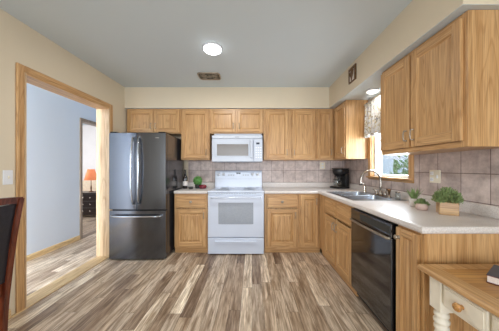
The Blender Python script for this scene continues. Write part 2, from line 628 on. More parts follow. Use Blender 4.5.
    def sweep(self, path, prof, m=0, z=0.0):
        """mitred sweep along an open xy path; prof = closed list of (offset to the right of travel, z)"""
        t = bmesh.new()
        pts = [Vector((p[0], p[1])) for p in path]
        n = len(pts)
        rings = []
        for i, p in enumerate(pts):
            d0 = (pts[i] - pts[i - 1]).normalized() if i > 0 else None
            d1 = (pts[i + 1] - pts[i]).normalized() if i < n - 1 else None
            d0 = d0 or d1
            d1 = d1 or d0
            n0 = Vector((d0.y, -d0.x))
            n1 = Vector((d1.y, -d1.x))
            mi = (n0 + n1)
            mi = mi / mi.dot(n0)
            rings.append([t.verts.new((p.x + mi.x * o, p.y + mi.y * o, z + h)) for o, h in prof])
        k = len(prof)
        for A, B in zip(rings, rings[1:]):
            for i in range(k):
                j = (i + 1) % k
                t.faces.new((A[i], A[j], B[j], B[i]))
        t.faces.new(rings[0])
        t.faces.new(list(reversed(rings[-1])))
        bmesh.ops.recalc_face_normals(t, faces=list(t.faces))
        return self._merge(t, m)

    def build(self, name, mats, parent=None, kind=None):
        if not isinstance(mats, (list, tuple)):
            mats = [mats]
        me = bpy.data.meshes.new(name)
        self.bm.to_mesh(me)
        self.bm.free()
        for mt in mats:
            me.materials.append(mt)
        o = bpy.data.objects.new(name, me)
        COL.objects.link(o)
        if parent:
            o.parent = parent
        if kind:
            o['kind'] = kind
        return o

def tag(o, label, cat, group=None):
    o['label'] = label
    o['category'] = cat
    if group:
        o['group'] = group
    return o

def thing(name, loc, rotz, label, cat, group=None):
    o = bpy.data.objects.new(name, None)
    o.empty_display_size = 0.1
    COL.objects.link(o)
    o.location = loc
    o.rotation_euler = (0, 0, rotz)
    return tag(o, label, cat, group)

def struct(name, mb, mats, parent=None):
    return mb.build(name, mats, parent, 'structure')

# ------------------------------------------------------------------ the setting
XL, XR, YB, YF, ZC = -1.956, 1.575, 3.64, -3.0, 2.45
XH = -2.92          # hall wall
T = 0.144           # left wall thickness
struct('floor', MB().box(-5.7, 1.9, -3.2, 6.4, -0.06, 0.0), M['floor'])
struct('ceiling', MB().box(-5.7, 1.9, -3.2, 6.4, ZC, ZC + 0.08), M['ceil'])
struct('wall_back', MB().box(XL - T, XR + 0.14, YB, YB + 0.12, 0, ZC), M['wall'])
# right wall round the sink window
WY0, WY1, WZ0, WZ1 = 2.135, 2.815, 1.105, 2.02
rw = MB()
rw.box(XR, XR + 0.14, YF, WY0, 0, ZC).box(XR, XR + 0.14, WY1, YB, 0, ZC)
rw.box(XR, XR + 0.14, WY0, WY1, 0, WZ0).box(XR, XR + 0.14, WY0, WY1, WZ1, ZC)
struct('wall_right', rw, M['wall'])
# left wall round the cased opening
OY0, OY1, OZ = 1.826, 2.925, 2.027
lw = MB()
lw.box(XL - T, XL, YF, OY0, 0, ZC).box(XL - T, XL, OY1, YB, 0, ZC).box(XL - T, XL, OY0, OY1, OZ, ZC)
struct('wall_left', lw, M['wall'])
# wall behind the camera round the patio doors
fw = MB()
fw.box(XL - T, -1.75, YF - 0.12, YF, 0, ZC).box(1.35, XR + 0.14, YF - 0.12, YF, 0, ZC).box(-1.75, 1.35, YF - 0.12, YF, 2.15, ZC)
struct('wall_front', fw, M['wall'])
pd = MB()
for a, b in ((-1.75, -1.67), (-0.24, -0.16), (1.27, 1.35)):
    pd.box(a, b, YF - 0.10, YF - 0.03, 0.0, 2.15)
pd.box(-1.75, 1.35, YF - 0.10, YF - 0.03, 2.07, 2.15).box(-1.75, 1.35, YF - 0.10, YF - 0.03, 0.0, 0.09)
dr = struct('door_1', pd, M['vinyl'])
struct('door_glass', MB().box(-1.67, -0.24, YF - 0.07, YF - 0.06, 0.09, 2.07).box(-0.16, 1.27, YF - 0.07, YF - 0.06, 0.09, 2.07), M['glass'], dr)

# hall and bedroom shells
HY0, HY1, HZ = 3.655, 4.45, 2.03
hw = MB()
hw.box(XH - 0.12, XH, -1.0, HY0, 0, ZC).box(XH - 0.12, XH, HY1, 5.3, 0, ZC).box(XH - 0.12, XH, HY0, HY1, HZ, ZC)
struct('wall_hall', hw, M['hall'])
struct('wall_hall_end', MB().box(XH, XL - T, 5.2, 5.3, 0, ZC), M['hall'])
struct('wall_hall_side', MB().box(XL - T, XL - T + 0.1, YB + 0.12, 5.3, 0, ZC), M['hall'])
struct('wall_hall_near', MB().box(XH - 0.12, XL - T, -1.1, -1.0, 0, ZC), M['hall'])
struct('wall_bedroom_back', MB().box(-5.7, XH - 0.12, 6.2, 6.3, 0, ZC), M['bed'])
struct('wall_bedroom_left', MB().box(-5.7, -5.6, 2.4, 6.2, 0, ZC), M['bed'])
struct('wall_bedroom_front', MB().box(-5.6, XH - 0.12, 2.4, 2.5, 0, ZC), M['bed'])

# soffits
struct('wall_soffit_back', MB().box(XL, XR, 3.285, YB, 2.132, ZC).box(XL, XR, 3.285, YB, 2.130, 2.132, m=1), [M['wall'], M['ceil']])
struct('wall_soffit_right', MB().box(1.187, XR, 1.204, 3.285, 2.132, ZC).box(1.187, XR, 1.204, 3.285, 2.130, 2.132, m=1), [M['wall'], M['ceil']])

# tiled splashbacks
struct('wall_tile_back', MB().box(-1.08, XR, YB - 0.008, YB, 0.86, 1.40), M['tile_b'])
tr = MB()
tr.box(XR - 0.008, XR, 1.17, 2.066, 0.80, 1.40).box(XR - 0.008, XR, 2.884, YB - 0.008, 0.80, 1.40).box(XR - 0.008, XR, 2.066, 2.884, 0.80, 1.062)
struct('wall_tile_right', tr, M['tile_r'])

# cased opening (oak jamb lining and casing on both faces)
def casing(name, y0, y1, z1, x, dx, cw, mat_z, mat_y, bottom=0.0):
    mb = MB()
    xa, xb = sorted((x, x + dx))
    mb.box(xa, xb, y0 - cw, y0, bottom, z1 + cw, 0.004, 0)
    mb.box(xa, xb, y1, y1 + cw, bottom, z1 + cw, 0.004, 0)
    mb.box(xa, xb, y0, y1, z1, z1 + cw, 0.004, 1)
    return struct(name, mb, [mat_z, mat_y])
casing('trim_1', OY0, OY1, OZ, XL, 0.018, 0.058, M['oak_z'], M['oak_y'])
casing('trim_2', OY0, OY1, OZ, XL - T, -0.018, 0.058, M['oak_z'], M['oak_y'])
jl = MB()
jl.box(XL - T - 0.016, XL + 0.016, OY0, OY0 + 0.016, 0, OZ).box(XL - T - 0.016, XL + 0.016, OY1 - 0.016, OY1, 0, OZ)
jl.box(XL - T - 0.016, XL + 0.016, OY0 + 0.016, OY1 - 0.016, OZ - 0.016, OZ, m=1)
struct('trim_3', jl, [M['pale_z'], M['oak_y']])
struct('trim_4', MB().box(XL - T - 0.01, XL + 0.024, OY0 - 0.10, OY1 + 0.02, 0.0, 0.010, 0.003), M['pale_y'])   # floor threshold
casing('trim_5', HY0 + 0.016, HY1 - 0.016, HZ - 0.016, XH, 0.016, 0.05, M['taupe_z'], M['taupe_z'])
hj = MB()
hj.box(XH - 0.12, XH, HY0, HY0 + 0.016, 0, HZ).box(XH - 0.12, XH, HY1 - 0.016, HY1, 0, HZ).box(XH - 0.12, XH, HY0 + 0.016, HY1 - 0.016, HZ - 0.016, HZ)
struct('trim_6', hj, M['taupe_z'])
struct('trim_7', MB().box(XH - 0.10, XH + 0.01, HY0 + 0.016, HY1 - 0.016, 0, 0.006, 0.002), M['taupe_z'])
# baseboards
bp = [(0, 0), (0.014, 0), (0.014, 0.055), (0.008, 0.072), (0, 0.075)]
struct('baseboard_hall', MB().prism([(XH + a, b) for a, b in bp], 'y', -1.0, HY0 - 0.036), M['pale_y'])
struct('baseboard_left', MB().prism([(XL + a, b) for a, b in bp], 'y', YF, OY0 - 0.10), M['pale_y'])
struct('baseboard_right', MB().prism([(XR - a, b) for a, b in bp], 'y', YF, 1.17), M['pale_y'])

# sink window
win = MB()
win.box(XR + 0.03, XR + 0.10, WY0, WY0 + 0.035, WZ0, WZ1, 0.003).box(XR + 0.03, XR + 0.10, WY1 - 0.035, WY1, WZ0, WZ1, 0.003)
win.box(XR + 0.03, XR + 0.10, WY0 + 0.035, WY1 - 0.035, WZ0, WZ0 + 0.028, 0.003).box(XR + 0.03, XR + 0.10, WY0 + 0.035, WY1 - 0.035, WZ1 - 0.04, WZ1, 0.003)
win.box(XR + 0.045, XR + 0.085, WY0 + 0.035, WY1 - 0.035, 1.54, 1.58, 0.003)
wo = struct('window_1', win, M['vinyl'])
struct('window_pane', MB().box(XR + 0.062, XR + 0.066, WY0 + 0.03, WY1 - 0.03, WZ0 + 0.03, WZ1 - 0.03), M['glass'], wo)
wt = MB()
wt.box(XR - 0.018, XR, WY0 - 0.062, WY0, WZ0 - 0.005, WZ1 + 0.06, 0.004)
wt.box(XR - 0.018, XR, WY1, WY1 + 0.062, WZ0 - 0.005, WZ1 + 0.06, 0.004)
wt.box(XR - 0.018, XR, WY0, WY1, WZ1, WZ1 + 0.06, 0.004, 1)
wt.box(XR, XR + 0.03, WY0, WY0 + 0.008, WZ0, WZ1).box(XR, XR + 0.03, WY1 - 0.008, WY1, WZ0, WZ1).box(XR, XR + 0.03, WY0, WY1, WZ1 - 0.008, WZ1)
struct('window_casing', wt, [M['oak_z'], M['oak_y']], wo)
struct('window_sill', MB().box(XR - 0.045, XR + 0.03, WY0 - 0.068, WY1 + 0.066, WZ0 - 0.022, WZ0 - 0.001, 0.005)
       .box(XR - 0.016, XR, WY0 - 0.062, WY1 + 0.062, WZ0 - 0.044, WZ0 - 0.022, 0.003), M['oak_y'], wo)

# ------------------------------------------------------------------ cabinets
def pull(mb, x, z, y, length=0.085, vert=True, r=0.0045):
    h = length / 2
    pts = []
    for k in range(9):
        t_ = -1 + 2 * k / 8
        off = 0.026 * (1 - 0.25 * t_ * t_)
        pts.append((x, y - off, z + t_ * h) if vert else (x + t_ * h, y - off, z))
    mb.tube(pts, r, 8)
    for s in (-1, 1):
        if vert:
            mb.lathe([(0.007, 0), (0.0055, 0.004), (0.004, 0.022)], (x, y, z + s * h * 0.92), '-y', 10)
        else:
            mb.lathe([(0.007, 0), (0.0055, 0.004), (0.004, 0.022)], (x + s * h * 0.92, y, z), '-y', 10)

def knob(mb, x, z, y, r=0.015):
    mb.lathe([(r * 0.8, 0), (r * 0.75, 0.003), (r * 0.4, 0.006), (r * 0.4, 0.012), (r, 0.018), (r, 0.023), (r * 0.6, 0.028), (0, 0.029)], (x, y, z), '-y', 16)

def cab_door(parent, x0, x1, z0, z1, style='flat', handle=None, fw_=0.055):
    th = 0.020
    mb = MB()
    mb.box(x0, x0 + fw_, -th, 0, z0, z1, 0.003, 0).box(x1 - fw_, x1, -th, 0, z0, z1, 0.003, 0)
    mb.box(x0 + fw_, x1 - fw_, -th, 0, z0, z0 + fw_, 0.003, 1).box(x0 + fw_, x1 - fw_, -th, 0, z1 - fw_, z1, 0.003, 1)
    # moulded inner edge
    a0, a1, c0, c1 = x0 + fw_ - 0.002, x1 - fw_ + 0.002, z0 + fw_ - 0.002, z1 - fw_ + 0.002
    s, yo, yi = 0.012, -th + 0.002, -0.009
    mb.quad([(a0, yo, c0), (a0 + s, yi, c0 + s), (a0 + s, yi, c1 - s), (a0, yo, c1)], 0)
    mb.quad([(a1, yo, c1), (a1 - s, yi, c1 - s), (a1 - s, yi, c0 + s), (a1, yo, c0)], 0)
    mb.quad([(a0, yo, c0), (a1, yo, c0), (a1 - s, yi, c0 + s), (a0 + s, yi, c0 + s)], 1)
    mb.quad([(a0, yo, c1), (a0 + s, yi, c1 - s), (a1 - s, yi, c1 - s), (a1, yo, c1)], 1)
    d = mb.build('door', [M['oak_z'], M['oak_x']], parent)
    p = MB()
    p.box(a0 + 0.004, a1 - 0.004, -0.0085, -0.001, c0 + 0.004, c1 - 0.004)
    if style == 'raised':
        e0, e1, g0, g1 = a0 + s + 0.002, a1 - s - 0.002, c0 + s + 0.002, c1 - s - 0.002
        q = min(0.028, (e1 - e0) * 0.25)
        yt = -0.0185
        o = [(e0, -0.008, g0), (e1, -0.008, g0), (e1, -0.008, g1), (e0, -0.008, g1)]
        i = [(e0 + q, yt, g0 + q), (e1 - q, yt, g0 + q), (e1 - q, yt, g1 - q), (e0 + q, yt, g1 - q)]
        p.quad(i)
        for k in range(4):
            l = (k + 1) % 4
            p.quad([o[k], o[l], i[l], i[k]])
    p.build('panel', M['oak_z'], d)
    if handle:
        side, vpos, kind = handle
        hx = x0 + 0.028 if side == 'l' else x1 - 0.028
        hb = MB()
        if kind == 'pull':
            pull(hb, hx, (z0 + 0.094) if vpos == 'b' else (z1 - 0.085), -th)
            hb.build('handle', M['pewter'], d)
        else:
            knob(hb, hx, (z0 + 0.06) if vpos == 'b' else (z1 - 0.06), -th)
            hb.build('knob', M['pewter'], d)
    return d

def cab_drawer(parent, x0, x1, z0, z1, hw='knob'):
    mb = MB()
    mb.box(x0, x1, -0.014, 0, z0, z1, 0.003, 0)
    mb.box(x0 + 0.012, x1 - 0.012, -0.020, -0.012, z0 + 0.012, z1 - 0.012, 0.004, 0)
    d = mb.build('drawer', M['oak_x'], parent)
    if hw:
        k = MB()
        cx = (x0 + x1) / 2
        cz = (z0 + z1) / 2
        k.lathe([(0.02, 0), (0.018, 0.002), (0, 0.0025)], (cx, -0.020, cz), '-y', 16)
        knob(k, cx, cz, -0.020, 0.014)
        k.build('knob', M['pewter'], d)
    return d

def cab(name, loc, rotz, w_, dep, z0, z1, label, group, toe=0.0, mull=(), cat='cabinet', rail=0.035, stl=0.03, str_=0.03, body_x=None, hole=None):
    root = thing(name, loc, rotz, label, cat, group)
    bx0, bx1 = body_x or (0.0, w_)
    b = MB()
    if hole is None:
        b.box(bx0, bx1, 0.019, dep, z0, z1, 0.0, 0)
    else:                                    # open-topped carcass for the sink
        b.box(bx0, bx1, 0.019, dep, z0, hole, 0.0, 0)
        b.box(bx0, bx1, 0.019, 0.032, hole, z1).box(bx0, bx0 + 0.016, 0.032, dep, hole, z1).box(bx1 - 0.016, bx1, 0.032, dep, hole, z1)
    b.build('body', M['oak_z'], root)
    f = MB()
    f.box(0, stl, 0, 0.019, z0, z1, 0.0015, 0).box(w_ - str_, w_, 0, 0.019, z0, z1, 0.0015, 0)
    f.box(stl, w_ - str_, 0, 0.019, z0, z0 + rail, 0.0015, 1).box(stl, w_ - str_, 0, 0.019, z1 - rail, z1, 0.0015, 1)
    for a, b_ in mull:
        f.box(a, b_, 0, 0.0188, z0 + rail, z1 - rail, 0.0015, 0)
    f.build('face_frame', [M['oak_z'], M['oak_x']], root)
    if toe:
        MB().box(bx0, bx1, 0.032, dep, 0.0, z0).build('toe_kick', M['oak_x'], root)
    return root

YU = 3.315           # face of the back wall cabinets
DU = YB - YU
UT = 2.127
GU = 'oak wall cabinets'
def px2x(px, d):
    return (px - 252.0) / F * d
# over the refrigerator
x0, x1 = -1.938, -1.100
c = cab('wall_cabinet', (x0, YU, 0), 0, x1 - x0, DU, 1.745, UT, 'short oak two-door wall cabinet over the refrigerator', GU, mull=[(0.40, 0.435)])
cab_door(c, 0.03, 0.41, 1.765, 2.095, 'flat', ('r', 'b', 'pull'), 0.05)
cab_door(c, 0.425, 0.818, 1.765, 2.095, 'flat', ('l', 'b', 'pull'), 0.05)
# tall single
x0, x1 = -1.098, -0.657
c = cab('wall_cabinet', (x0, YU, 0), 0, x1 - x0, DU - 0.009, 1.335, UT, 'tall single-door oak wall cabinet left of the microwave', GU)
cab_door(c, 0.018, 0.422, 1.358, 2.095, 'flat', ('r', 'b', 'pull'))
# over the microwave
x0, x1 = -0.655, 0.178
c = cab('wall_cabinet', (x0, YU, 0), 0, x1 - x0, DU, 1.745, UT, 'short oak two-door wall cabinet above the white microwave', GU, mull=[(0.395, 0.43)])
cab_door(c, 0.012, 0.395, 1.765, 2.095, 'flat', ('r', 'b', 'pull'), 0.05)
cab_door(c, 0.43, 0.818, 1.765, 2.095, 'flat', ('l', 'b', 'pull'), 0.05)
# double to the right
x0, x1 = 0.180, 0.990
c = cab('wall_cabinet', (x0, YU, 0), 0, x1 - x0, DU - 0.009, 1.335, UT, 'tall oak two-door wall cabinet right of the microwave', GU, mull=[(0.385, 0.44)])
cab_door(c, 0.028, 0.385, 1.358, 2.095, 'flat', ('r', 'b', 'pull'))
cab_door(c, 0.44, 0.79, 1.358, 2.095, 'flat', ('l', 'b', 'pull'))
# corner
x0, x1 = 0.992, 1.266
c = cab('wall_cabinet', (x0, YU, 0), 0, x1 - x0, DU - 0.009, 1.335, UT, 'narrow oak wall cabinet door in the corner above the coffee maker', GU)
cab_door(c, 0.015, 0.252, 1.358, 2.095, 'flat', ('r', 'b', 'pull'), 0.05)
# right wall, far side of the window
XU = 1.252
c = cab('wall_cabinet', (XU + 0.016, 3.640 - 0.009, 0), R(-90), 3.631 - 2.885, XR - XU - 0.025, 1.335, UT, 'oak wall cabinet beside the curtained window, end panel towards the sink', GU, stl=0.33)
cab_door(c, 0.41, 0.73, 1.358, 2.095, 'flat', ('r', 'b', 'pull'))
# right wall, near
c = cab('wall_cabinet', (XU, 2.065, 0), R(-90), 0.825, XR - XU - 0.009, 1.335, UT, 'largest and nearest oak wall cabinet with two doors above the planters', GU, mull=[(0.375, 0.41)], str_=0.04)
cab_door(c, 0.012, 0.383, 1.372, 2.098, 'flat', ('r', 'b', 'pull'), 0.06)
cab_door(c, 0.402, 0.80, 1.372, 2.098, 'flat', ('l', 'b', 'pull'), 0.06)

# base cabinets
YBF = 3.03
XBF = 0.955
BT = 0.845
BZ = 0.085
GB = 'oak base cabinets'
x0, x1 = -1.098, -0.628
c = cab('base_cabinet', (x0, YBF, 0), 0, x1 - x0, YB - YBF - 0.009, BZ, BT, 'oak base cabinet with one drawer between refrigerator and stove', GB, toe=1)
cab_drawer(c, 0.02, 0.45, 0.647, 0.818)
cab_door(c, 0.02, 0.45, 0.105, 0.628, 'raised', ('r', 't', 'pull'))
x0, x1 = 0.176, 0.660
c = cab('base_cabinet', (x0, YBF, 0), 0, x1 - x0, YB - YBF - 0.009, BZ, BT, 'oak base cabinet with one drawer right of the stove', GB, toe=1)
cab_drawer(c, 0.04, 0.462, 0.647, 0.818)
cab_door(c, 0.04, 0.462, 0.105, 0.628, 'raised', ('r', 't', 'pull'))
x0, x1 = 0.662, 0.972
c = cab('base_cabinet', (x0, YBF, 0), 0, x1 - x0, YB - YBF - 0.009, BZ, BT, 'oak corner base cabinet with one tall door and no drawer', GB, toe=1)
cab_door(c, 0.022, 0.272, 0.105, 0.825, 'raised', ('r', 't', 'pull'))
# sink base
w_ = 3.026 - 2.016
c = cab('base_cabinet', (XBF, 3.026, 0), R(-90), w_, XR - XBF - 0.009, BZ, BT, 'oak sink base cabinet with two false drawer fronts and two doors', GB, toe=1, mull=[(0.60, 0.64)], stl=0.245, hole=0.62)
for a, b in ((0.255, 0.615), (0.635, 0.995)):
    cab_drawer(c, a, b, 0.647, 0.818, None)
cab_door(c, 0.255, 0.615, 0.105, 0.628, 'raised', ('r', 't', 'pull'))
cab_door(c, 0.635, 0.995, 0.105, 0.628, 'raised', ('l', 't', 'pull'))
# end cabinet
c = cab('base_cabinet', (XBF, 1.398, 0), R(-90), 0.210, XR - XBF - 0.009, BZ, BT, 'narrow end base cabinet right of the black dishwasher, beside the desk', GB, toe=1, stl=0.02, str_=0.025)
cab_door(c, 0.006, 0.188, 0.105, 0.83, 'flat', ('l', 't', 'knob'), 0.045)

# ------------------------------------------------------------------ countertops
CT = 0.887
edge = [(0, 0), (0.018, 0.001), (0.024, 0.008), (0.026, 0.020), (0.024, 0.033), (0.018, 0.0395), (0, 0.0405)]
def splash_prof(h=0.078, t_=0.02):
    return [(0, 0), (t_, 0), (t_, h - 0.005), (t_ - 0.005, h), (0, h)]
cl = MB()
cl.box(-1.098, -0.628, 3.03, YB - 0.009, BT + 0.001, CT)
cl.sweep([(-1.098, 3.03), (-0.628, 3.03)], edge, z=BT + 0.0015)
ct = cl.build('countertop', M['lam'])
tag(ct, 'short cream laminate countertop between refrigerator and stove', 'countertop', 'cream laminate countertops')
struct('trim_8', MB().box(-1.098, -0.628, YB - 0.029, YB - 0.009, CT, CT + 0.078, 0.003), M['lam'])
SX0, SX1, SY0, SY1 = 1.000, 1.530, 2.115, 2.885      # sink cut-out
cr = MB()
b0, b1 = BT + 0.001, CT
ey = 1.196
cr.box(0.176, XR - 0.009, YBF, YB - 0.009, b0, b1)
cr.box(XBF, XR - 0.009, SY1 - 0.012, YBF, b0, b1)
cr.box(XBF, SX0 + 0.012, SY0 + 0.012, SY1 - 0.012, b0, b1)
cr.box(SX1 - 0.012, XR - 0.009, SY0 + 0.012, SY1 - 0.012, b0, b1)
cr.box(XBF, XR - 0.009, ey, SY0 + 0.012, b0, b1)
cr.sweep([(0.176, YBF), (XBF, YBF), (XBF, ey), (XR - 0.009, ey)], edge, z=BT + 0.0015)
ct2 = cr.build('countertop', M['lam'])
tag(ct2, 'long L-shaped cream laminate countertop holding the sink', 'countertop', 'cream laminate countertops')
struct('trim_9', MB().box(0.176, XR - 0.029, YB - 0.029, YB - 0.009, CT, CT + 0.078, 0.003), M['lam'])
struct('trim_10', MB().box(XR - 0.029, XR - 0.009, ey - 0.02, YB - 0.009, CT, CT + 0.078, 0.003), M['lam'])

# ------------------------------------------------------------------ sink and faucet
sk = thing('kitchen_sink', (0, 0, 0), 0, 'double bowl stainless steel sink set in the countertop under the window', 'sink')
rim = MB()
zr = CT + 0.0005
def rimbox(a, b, c_, d_):
    rim.box(a, b, c_, d_, zr, zr + 0.006, 0.002)
BX0, BX1 = 1.035, 1.425
BYS = ((2.150, 2.482), (2.518, 2.850))
rimbox(SX0, BX0, SY0, SY1); rimbox(BX1, SX1, SY0, SY1)
rimbox(BX0, BX1, SY0, BYS[0][0]); rimbox(BX0, BX1, BYS[0][1], BYS[1][0]); rimbox(BX0, BX1, BYS[1][1], SY1)
rim.build('rim', M['steel'], sk)
for (a, b) in BYS:
    t = bmesh.new()
    bmesh.ops.create_cube(t, size=1)
    for v in t.verts:
        tap = 1.0 if v.co.z > 0 else 0.9
        v.co = Vector(((BX0 + BX1) / 2 + v.co.x * (BX1 - BX0) * tap, (a + b) / 2 + v.co.y * (b - a) * tap, zr + 0.005 if v.co.z > 0 else CT - 0.18))
    bmesh.ops.delete(t, geom=[f for f in t.faces if f.normal.z > 0.9], context='FACES')
    bmesh.ops.bevel(t, geom=[e for e in t.edges if not e.is_boundary], offset=0.03, segments=3, profile=0.5, affect='EDGES')
    bmesh.ops.reverse_faces(t, faces=list(t.faces))
    mb = MB()
    mb._merge(t, 0, True)
    bo = mb.build('bowl', M['steel'], sk)
    MB().lathe([(0.045, 0.0), (0.045, 0.003), (0.03, 0.004), (0.028, -0.001), (0, -0.001)], ((BX0 + BX1) / 2, (a + b) / 2, CT - 0.1795)).build('drain', M['chrome'], bo)

ZD = zr + 0.0062
fx, fy = 1.478, 2.455
fa = thing('faucet', (fx, fy, ZD), 0, 'tall gooseneck satin nickel faucet on the sink deck', 'faucet')
fb = MB()
fb.box(-0.028, 0.028, -0.105, 0.105, 0, 0.010, 0.004)
fb.lathe([(0.026, 0.01), (0.024, 0.03), (0.017, 0.05), (0.0145, 0.06)])
fb.build('base', M['chrome'], fa)
pts = [(0, 0, 0.05), (0, 0, 0.10), (0, 0, 0.14), (0, 0, 0.172)]
for k in range(1, 13):
    a = math.pi * k / 12
    pts.append((-0.115 + 0.115 * math.cos(a), 0, 0.172 + 0.115 * math.sin(a)))
pts += [(-0.231, 0, 0.155), (-0.232, 0, 0.14)]
MB().tube(pts, 0.0125, 12).lathe([(0.016, 0), (0.016, 0.03), (0.014, 0.034)], (-0.232, 0, 0.12), seg=14).build('spout', M['chrome'], fa)
for s in (-1, 1):
    hb = MB()
    hb.lathe([(0.02, 0.01), (0.019, 0.03), (0.013, 0.045), (0.011, 0.05), (0, 0.052)], (0, s * 0.082, 0), seg=16)
    hb.tube([(0, s * 0.082, 0.046), (-0.012, s * 0.10, 0.055), (-0.02, s * 0.128, 0.062)], [0.007, 0.006, 0.005], 8)
    hb.build('handle', M['chrome'], fa)
ss = thing('side_sprayer', (fx, 2.305, ZD), 0, 'small nickel side sprayer standing right of the faucet', 'sprayer')
MB().lathe([(0.022, 0), (0.02, 0.008), (0.013, 0.014), (0.012, 0.03)], seg=16).build('base', M['chrome'], ss)
MB().lathe([(0.011, 0.03), (0.012, 0.055), (0.016, 0.07), (0.014, 0.088), (0, 0.092)], seg=16).tube([(0, 0, 0.078), (-0.03, 0, 0.086)], [0.011, 0.008], 10).build('spray_head', M['bronze'], ss)
sd = thing('soap_dispenser', (fx, 2.80, ZD), 0, 'slim nickel soap dispenser at the far left of the sink deck', 'dispenser')
MB().lathe([(0.02, 0), (0.02, 0.006), (0.014, 0.012), (0.0135, 0.075), (0.009, 0.08)], seg=16).build('body', M['chrome'], sd)
MB().tube([(0, 0, 0.08), (0, 0, 0.102), (-0.015, 0, 0.108), (-0.05, 0, 0.104)], 0.006, 10).build('spout', M['chrome'], sd)
jr = thing('glass_jar', (1.478, 2.17, ZD), 0, 'small clear glass jar on the sink deck nearest the planters', 'jar')
MB().lathe([(0.02, 0), (0.024, 0.004), (0.024, 0.048), (0.018, 0.056), (0.018, 0.062)], seg=18).build('glass_body', M['clear'], jr)
MB().lathe([(0.0205, 0.0625), (0.0205, 0.074), (0.018, 0.076), (0, 0.076)], seg=18).build('lid', M['chrome'], jr)

# ------------------------------------------------------------------ refrigerator
FX0, FX1, FY = -1.876, -1.132, 2.79
fr = thing('refrigerator', ((FX0 + FX1) / 2, FY, 0), 0, 'large dark stainless French door refrigerator with bottom freezer', 'refrigerator')
hw_ = (FX1 - FX0) / 2
MB().box(-hw_ + 0.004, hw_ - 0.002, 0.075, 0.78, 0.03, 1.668, 0.004).box(-hw_ + 0.05, hw_ - 0.05, 0.06, 0.10, 0.0, 0.035).build('body', M['fridge_side'], fr)
def curved_panel(xa, xb, bulge=0.018, n=10, th=0.066):
    pts_ = []
    for k in range(n + 1):
        x = xa + (xb - xa) * k / n
        u = x / hw_
        pts_.append((x, bulge * u * u))
    return pts_ + [(xb, th), (xa, th)]
def fr_handle(mb, x, za, zb, sgn):
    pts_ = []
    for k in range(13):
        t_ = -1 + k / 6
        pts_.append((x + sgn * 0.012 * (1 - t_ * t_), -0.018 - 0.042 * (1 - t_ ** 4), (za + zb) / 2 + t_ * (zb - za) / 2))
    mb.tube(pts_, 0.0125, 10)
    for z in (za, zb):
        mb.tube([(x, 0.004, z), (x, -0.022, z)], 0.012, 10)
for sgn, name in ((-1, 'door'), (1, 'door')):
    a, b = (-hw_, -0.004) if sgn < 0 else (0.004, hw_)
    d = MB().prism(curved_panel(a, b), 'z', 0.665, 1.672, bev=0.005).build(name, M['fridge'], fr)
    hb = MB()
    fr_handle(hb, sgn * 0.036, 0.74, 1.60, sgn)
    hb.build('handle', M['fhandle'], d)
    MB().box(*sorted((sgn * (hw_ - 0.10), sgn * (hw_ - 0.01))), 0.02, 0.12, 1.673, 1.686, 0.004).build('hinge_cover', M['black'], d)
    if sgn > 0:
        MB().box(0.22, 0.29, -0.0005 + 0.008, 0.016, 1.600, 1.611, 0.001).build('badge', M['fhandle'], d)
d = MB().prism(curved_panel(-hw_, hw_), 'z', 0.018, 0.652, bev=0.005).build('freezer_drawer', M['fridge'], fr)
hb = MB()
pts = []
for k in range(13):
    t_ = -1 + k / 6
    pts.append((t_ * 0.315, -0.022 - 0.032 * (1 - t_ ** 4), 0.585))
hb.tube(pts, 0.0125, 10)
for s in (-1, 1):
    hb.tube([(s * 0.315, 0.01, 0.585), (s * 0.315, -0.024, 0.585)], 0.012, 10)
hb.build('handle', M['fhandle'], d)
gk = MB().box(-hw_ + 0.03, hw_ - 0.03, 0.072, 0.09, 0.0, 0.04, 0.004)
gk.build('base_grille', M['black'], fr)

# ------------------------------------------------------------------ stove
RX = -0.224
RW = 0.392
st = thing('stove', (RX, 2.972, 0), 0, 'white freestanding electric stove with oven window and rear control panel', 'stove')
MB().box(-RW, RW, 0.03, 0.645, 0.03, 0.866, 0.004).box(-RW + 0.04, -RW + 0.08, 0.08, 0.12, 0, 0.03).box(RW - 0.08, RW - 0.04, 0.08, 0.12, 0, 0.03).box(-RW + 0.04, -RW + 0.08, 0.56, 0.60, 0, 0.03).box(RW - 0.08, RW - 0.04, 0.56, 0.60, 0, 0.03).build('body', M['white'], st)
ck = MB().box(-RW, RW, 0.0, 0.56, 0.867, 0.894, 0.008, seg=2).build('cooktop', M['white'], st)
for (x, y, r) in ((-0.19, 0.15, 0.10), (0.19, 0.15, 0.08), (-0.19, 0.40, 0.08), (0.19, 0.40, 0.10)):
    MB().lathe([(r - 0.004, 0), (r, 0), (r, 0.0008), (r - 0.004, 0.0008)], (x, y, 0.894), seg=32).build('burner_ring', M['grey_line'], ck)
bg_ = MB()
bg_.prism([(0.56, 0.905), (0.575, 1.135), (0.59, 1.165), (0.645, 1.17), (0.645, 0.868), (0.56, 0.868)], 'x', -RW + 0.004, RW - 0.004, bev=0.004)
bk = bg_.build('control_panel', M['white'], st)
def panel_y(z):
    return 0.56 + (z - 0.905) / 0.23 * 0.015
MB().box(-RW + 0.015, RW - 0.015, panel_y(1.03) - 0.0015, panel_y(1.03) + 0.004, 1.028, 1.0315).build('panel_groove', M['grey_line'], bk)
for x in (-0.325, -0.245, 0.235, 0.315):
    kb = MB()
    zk = 1.105
    kb.lathe([(0.026, 0), (0.026, 0.004), (0.021, 0.006), (0.019, 0.022), (0.016, 0.024), (0, 0.024)], (x, panel_y(zk), zk), '-y', 20)
    kb.box(x - 0.004, x + 0.004, panel_y(zk) - 0.032, panel_y(zk) - 0.02, zk - 0.017, zk + 0.017, 0.002)
    k = kb.build('knob', M['white_matte'], bk)
MB().box(-0.035, 0.035, panel_y(1.12) - 0.002, panel_y(1.12) + 0.002, 1.11, 1.135).build('clock_display', M['display'], bk)
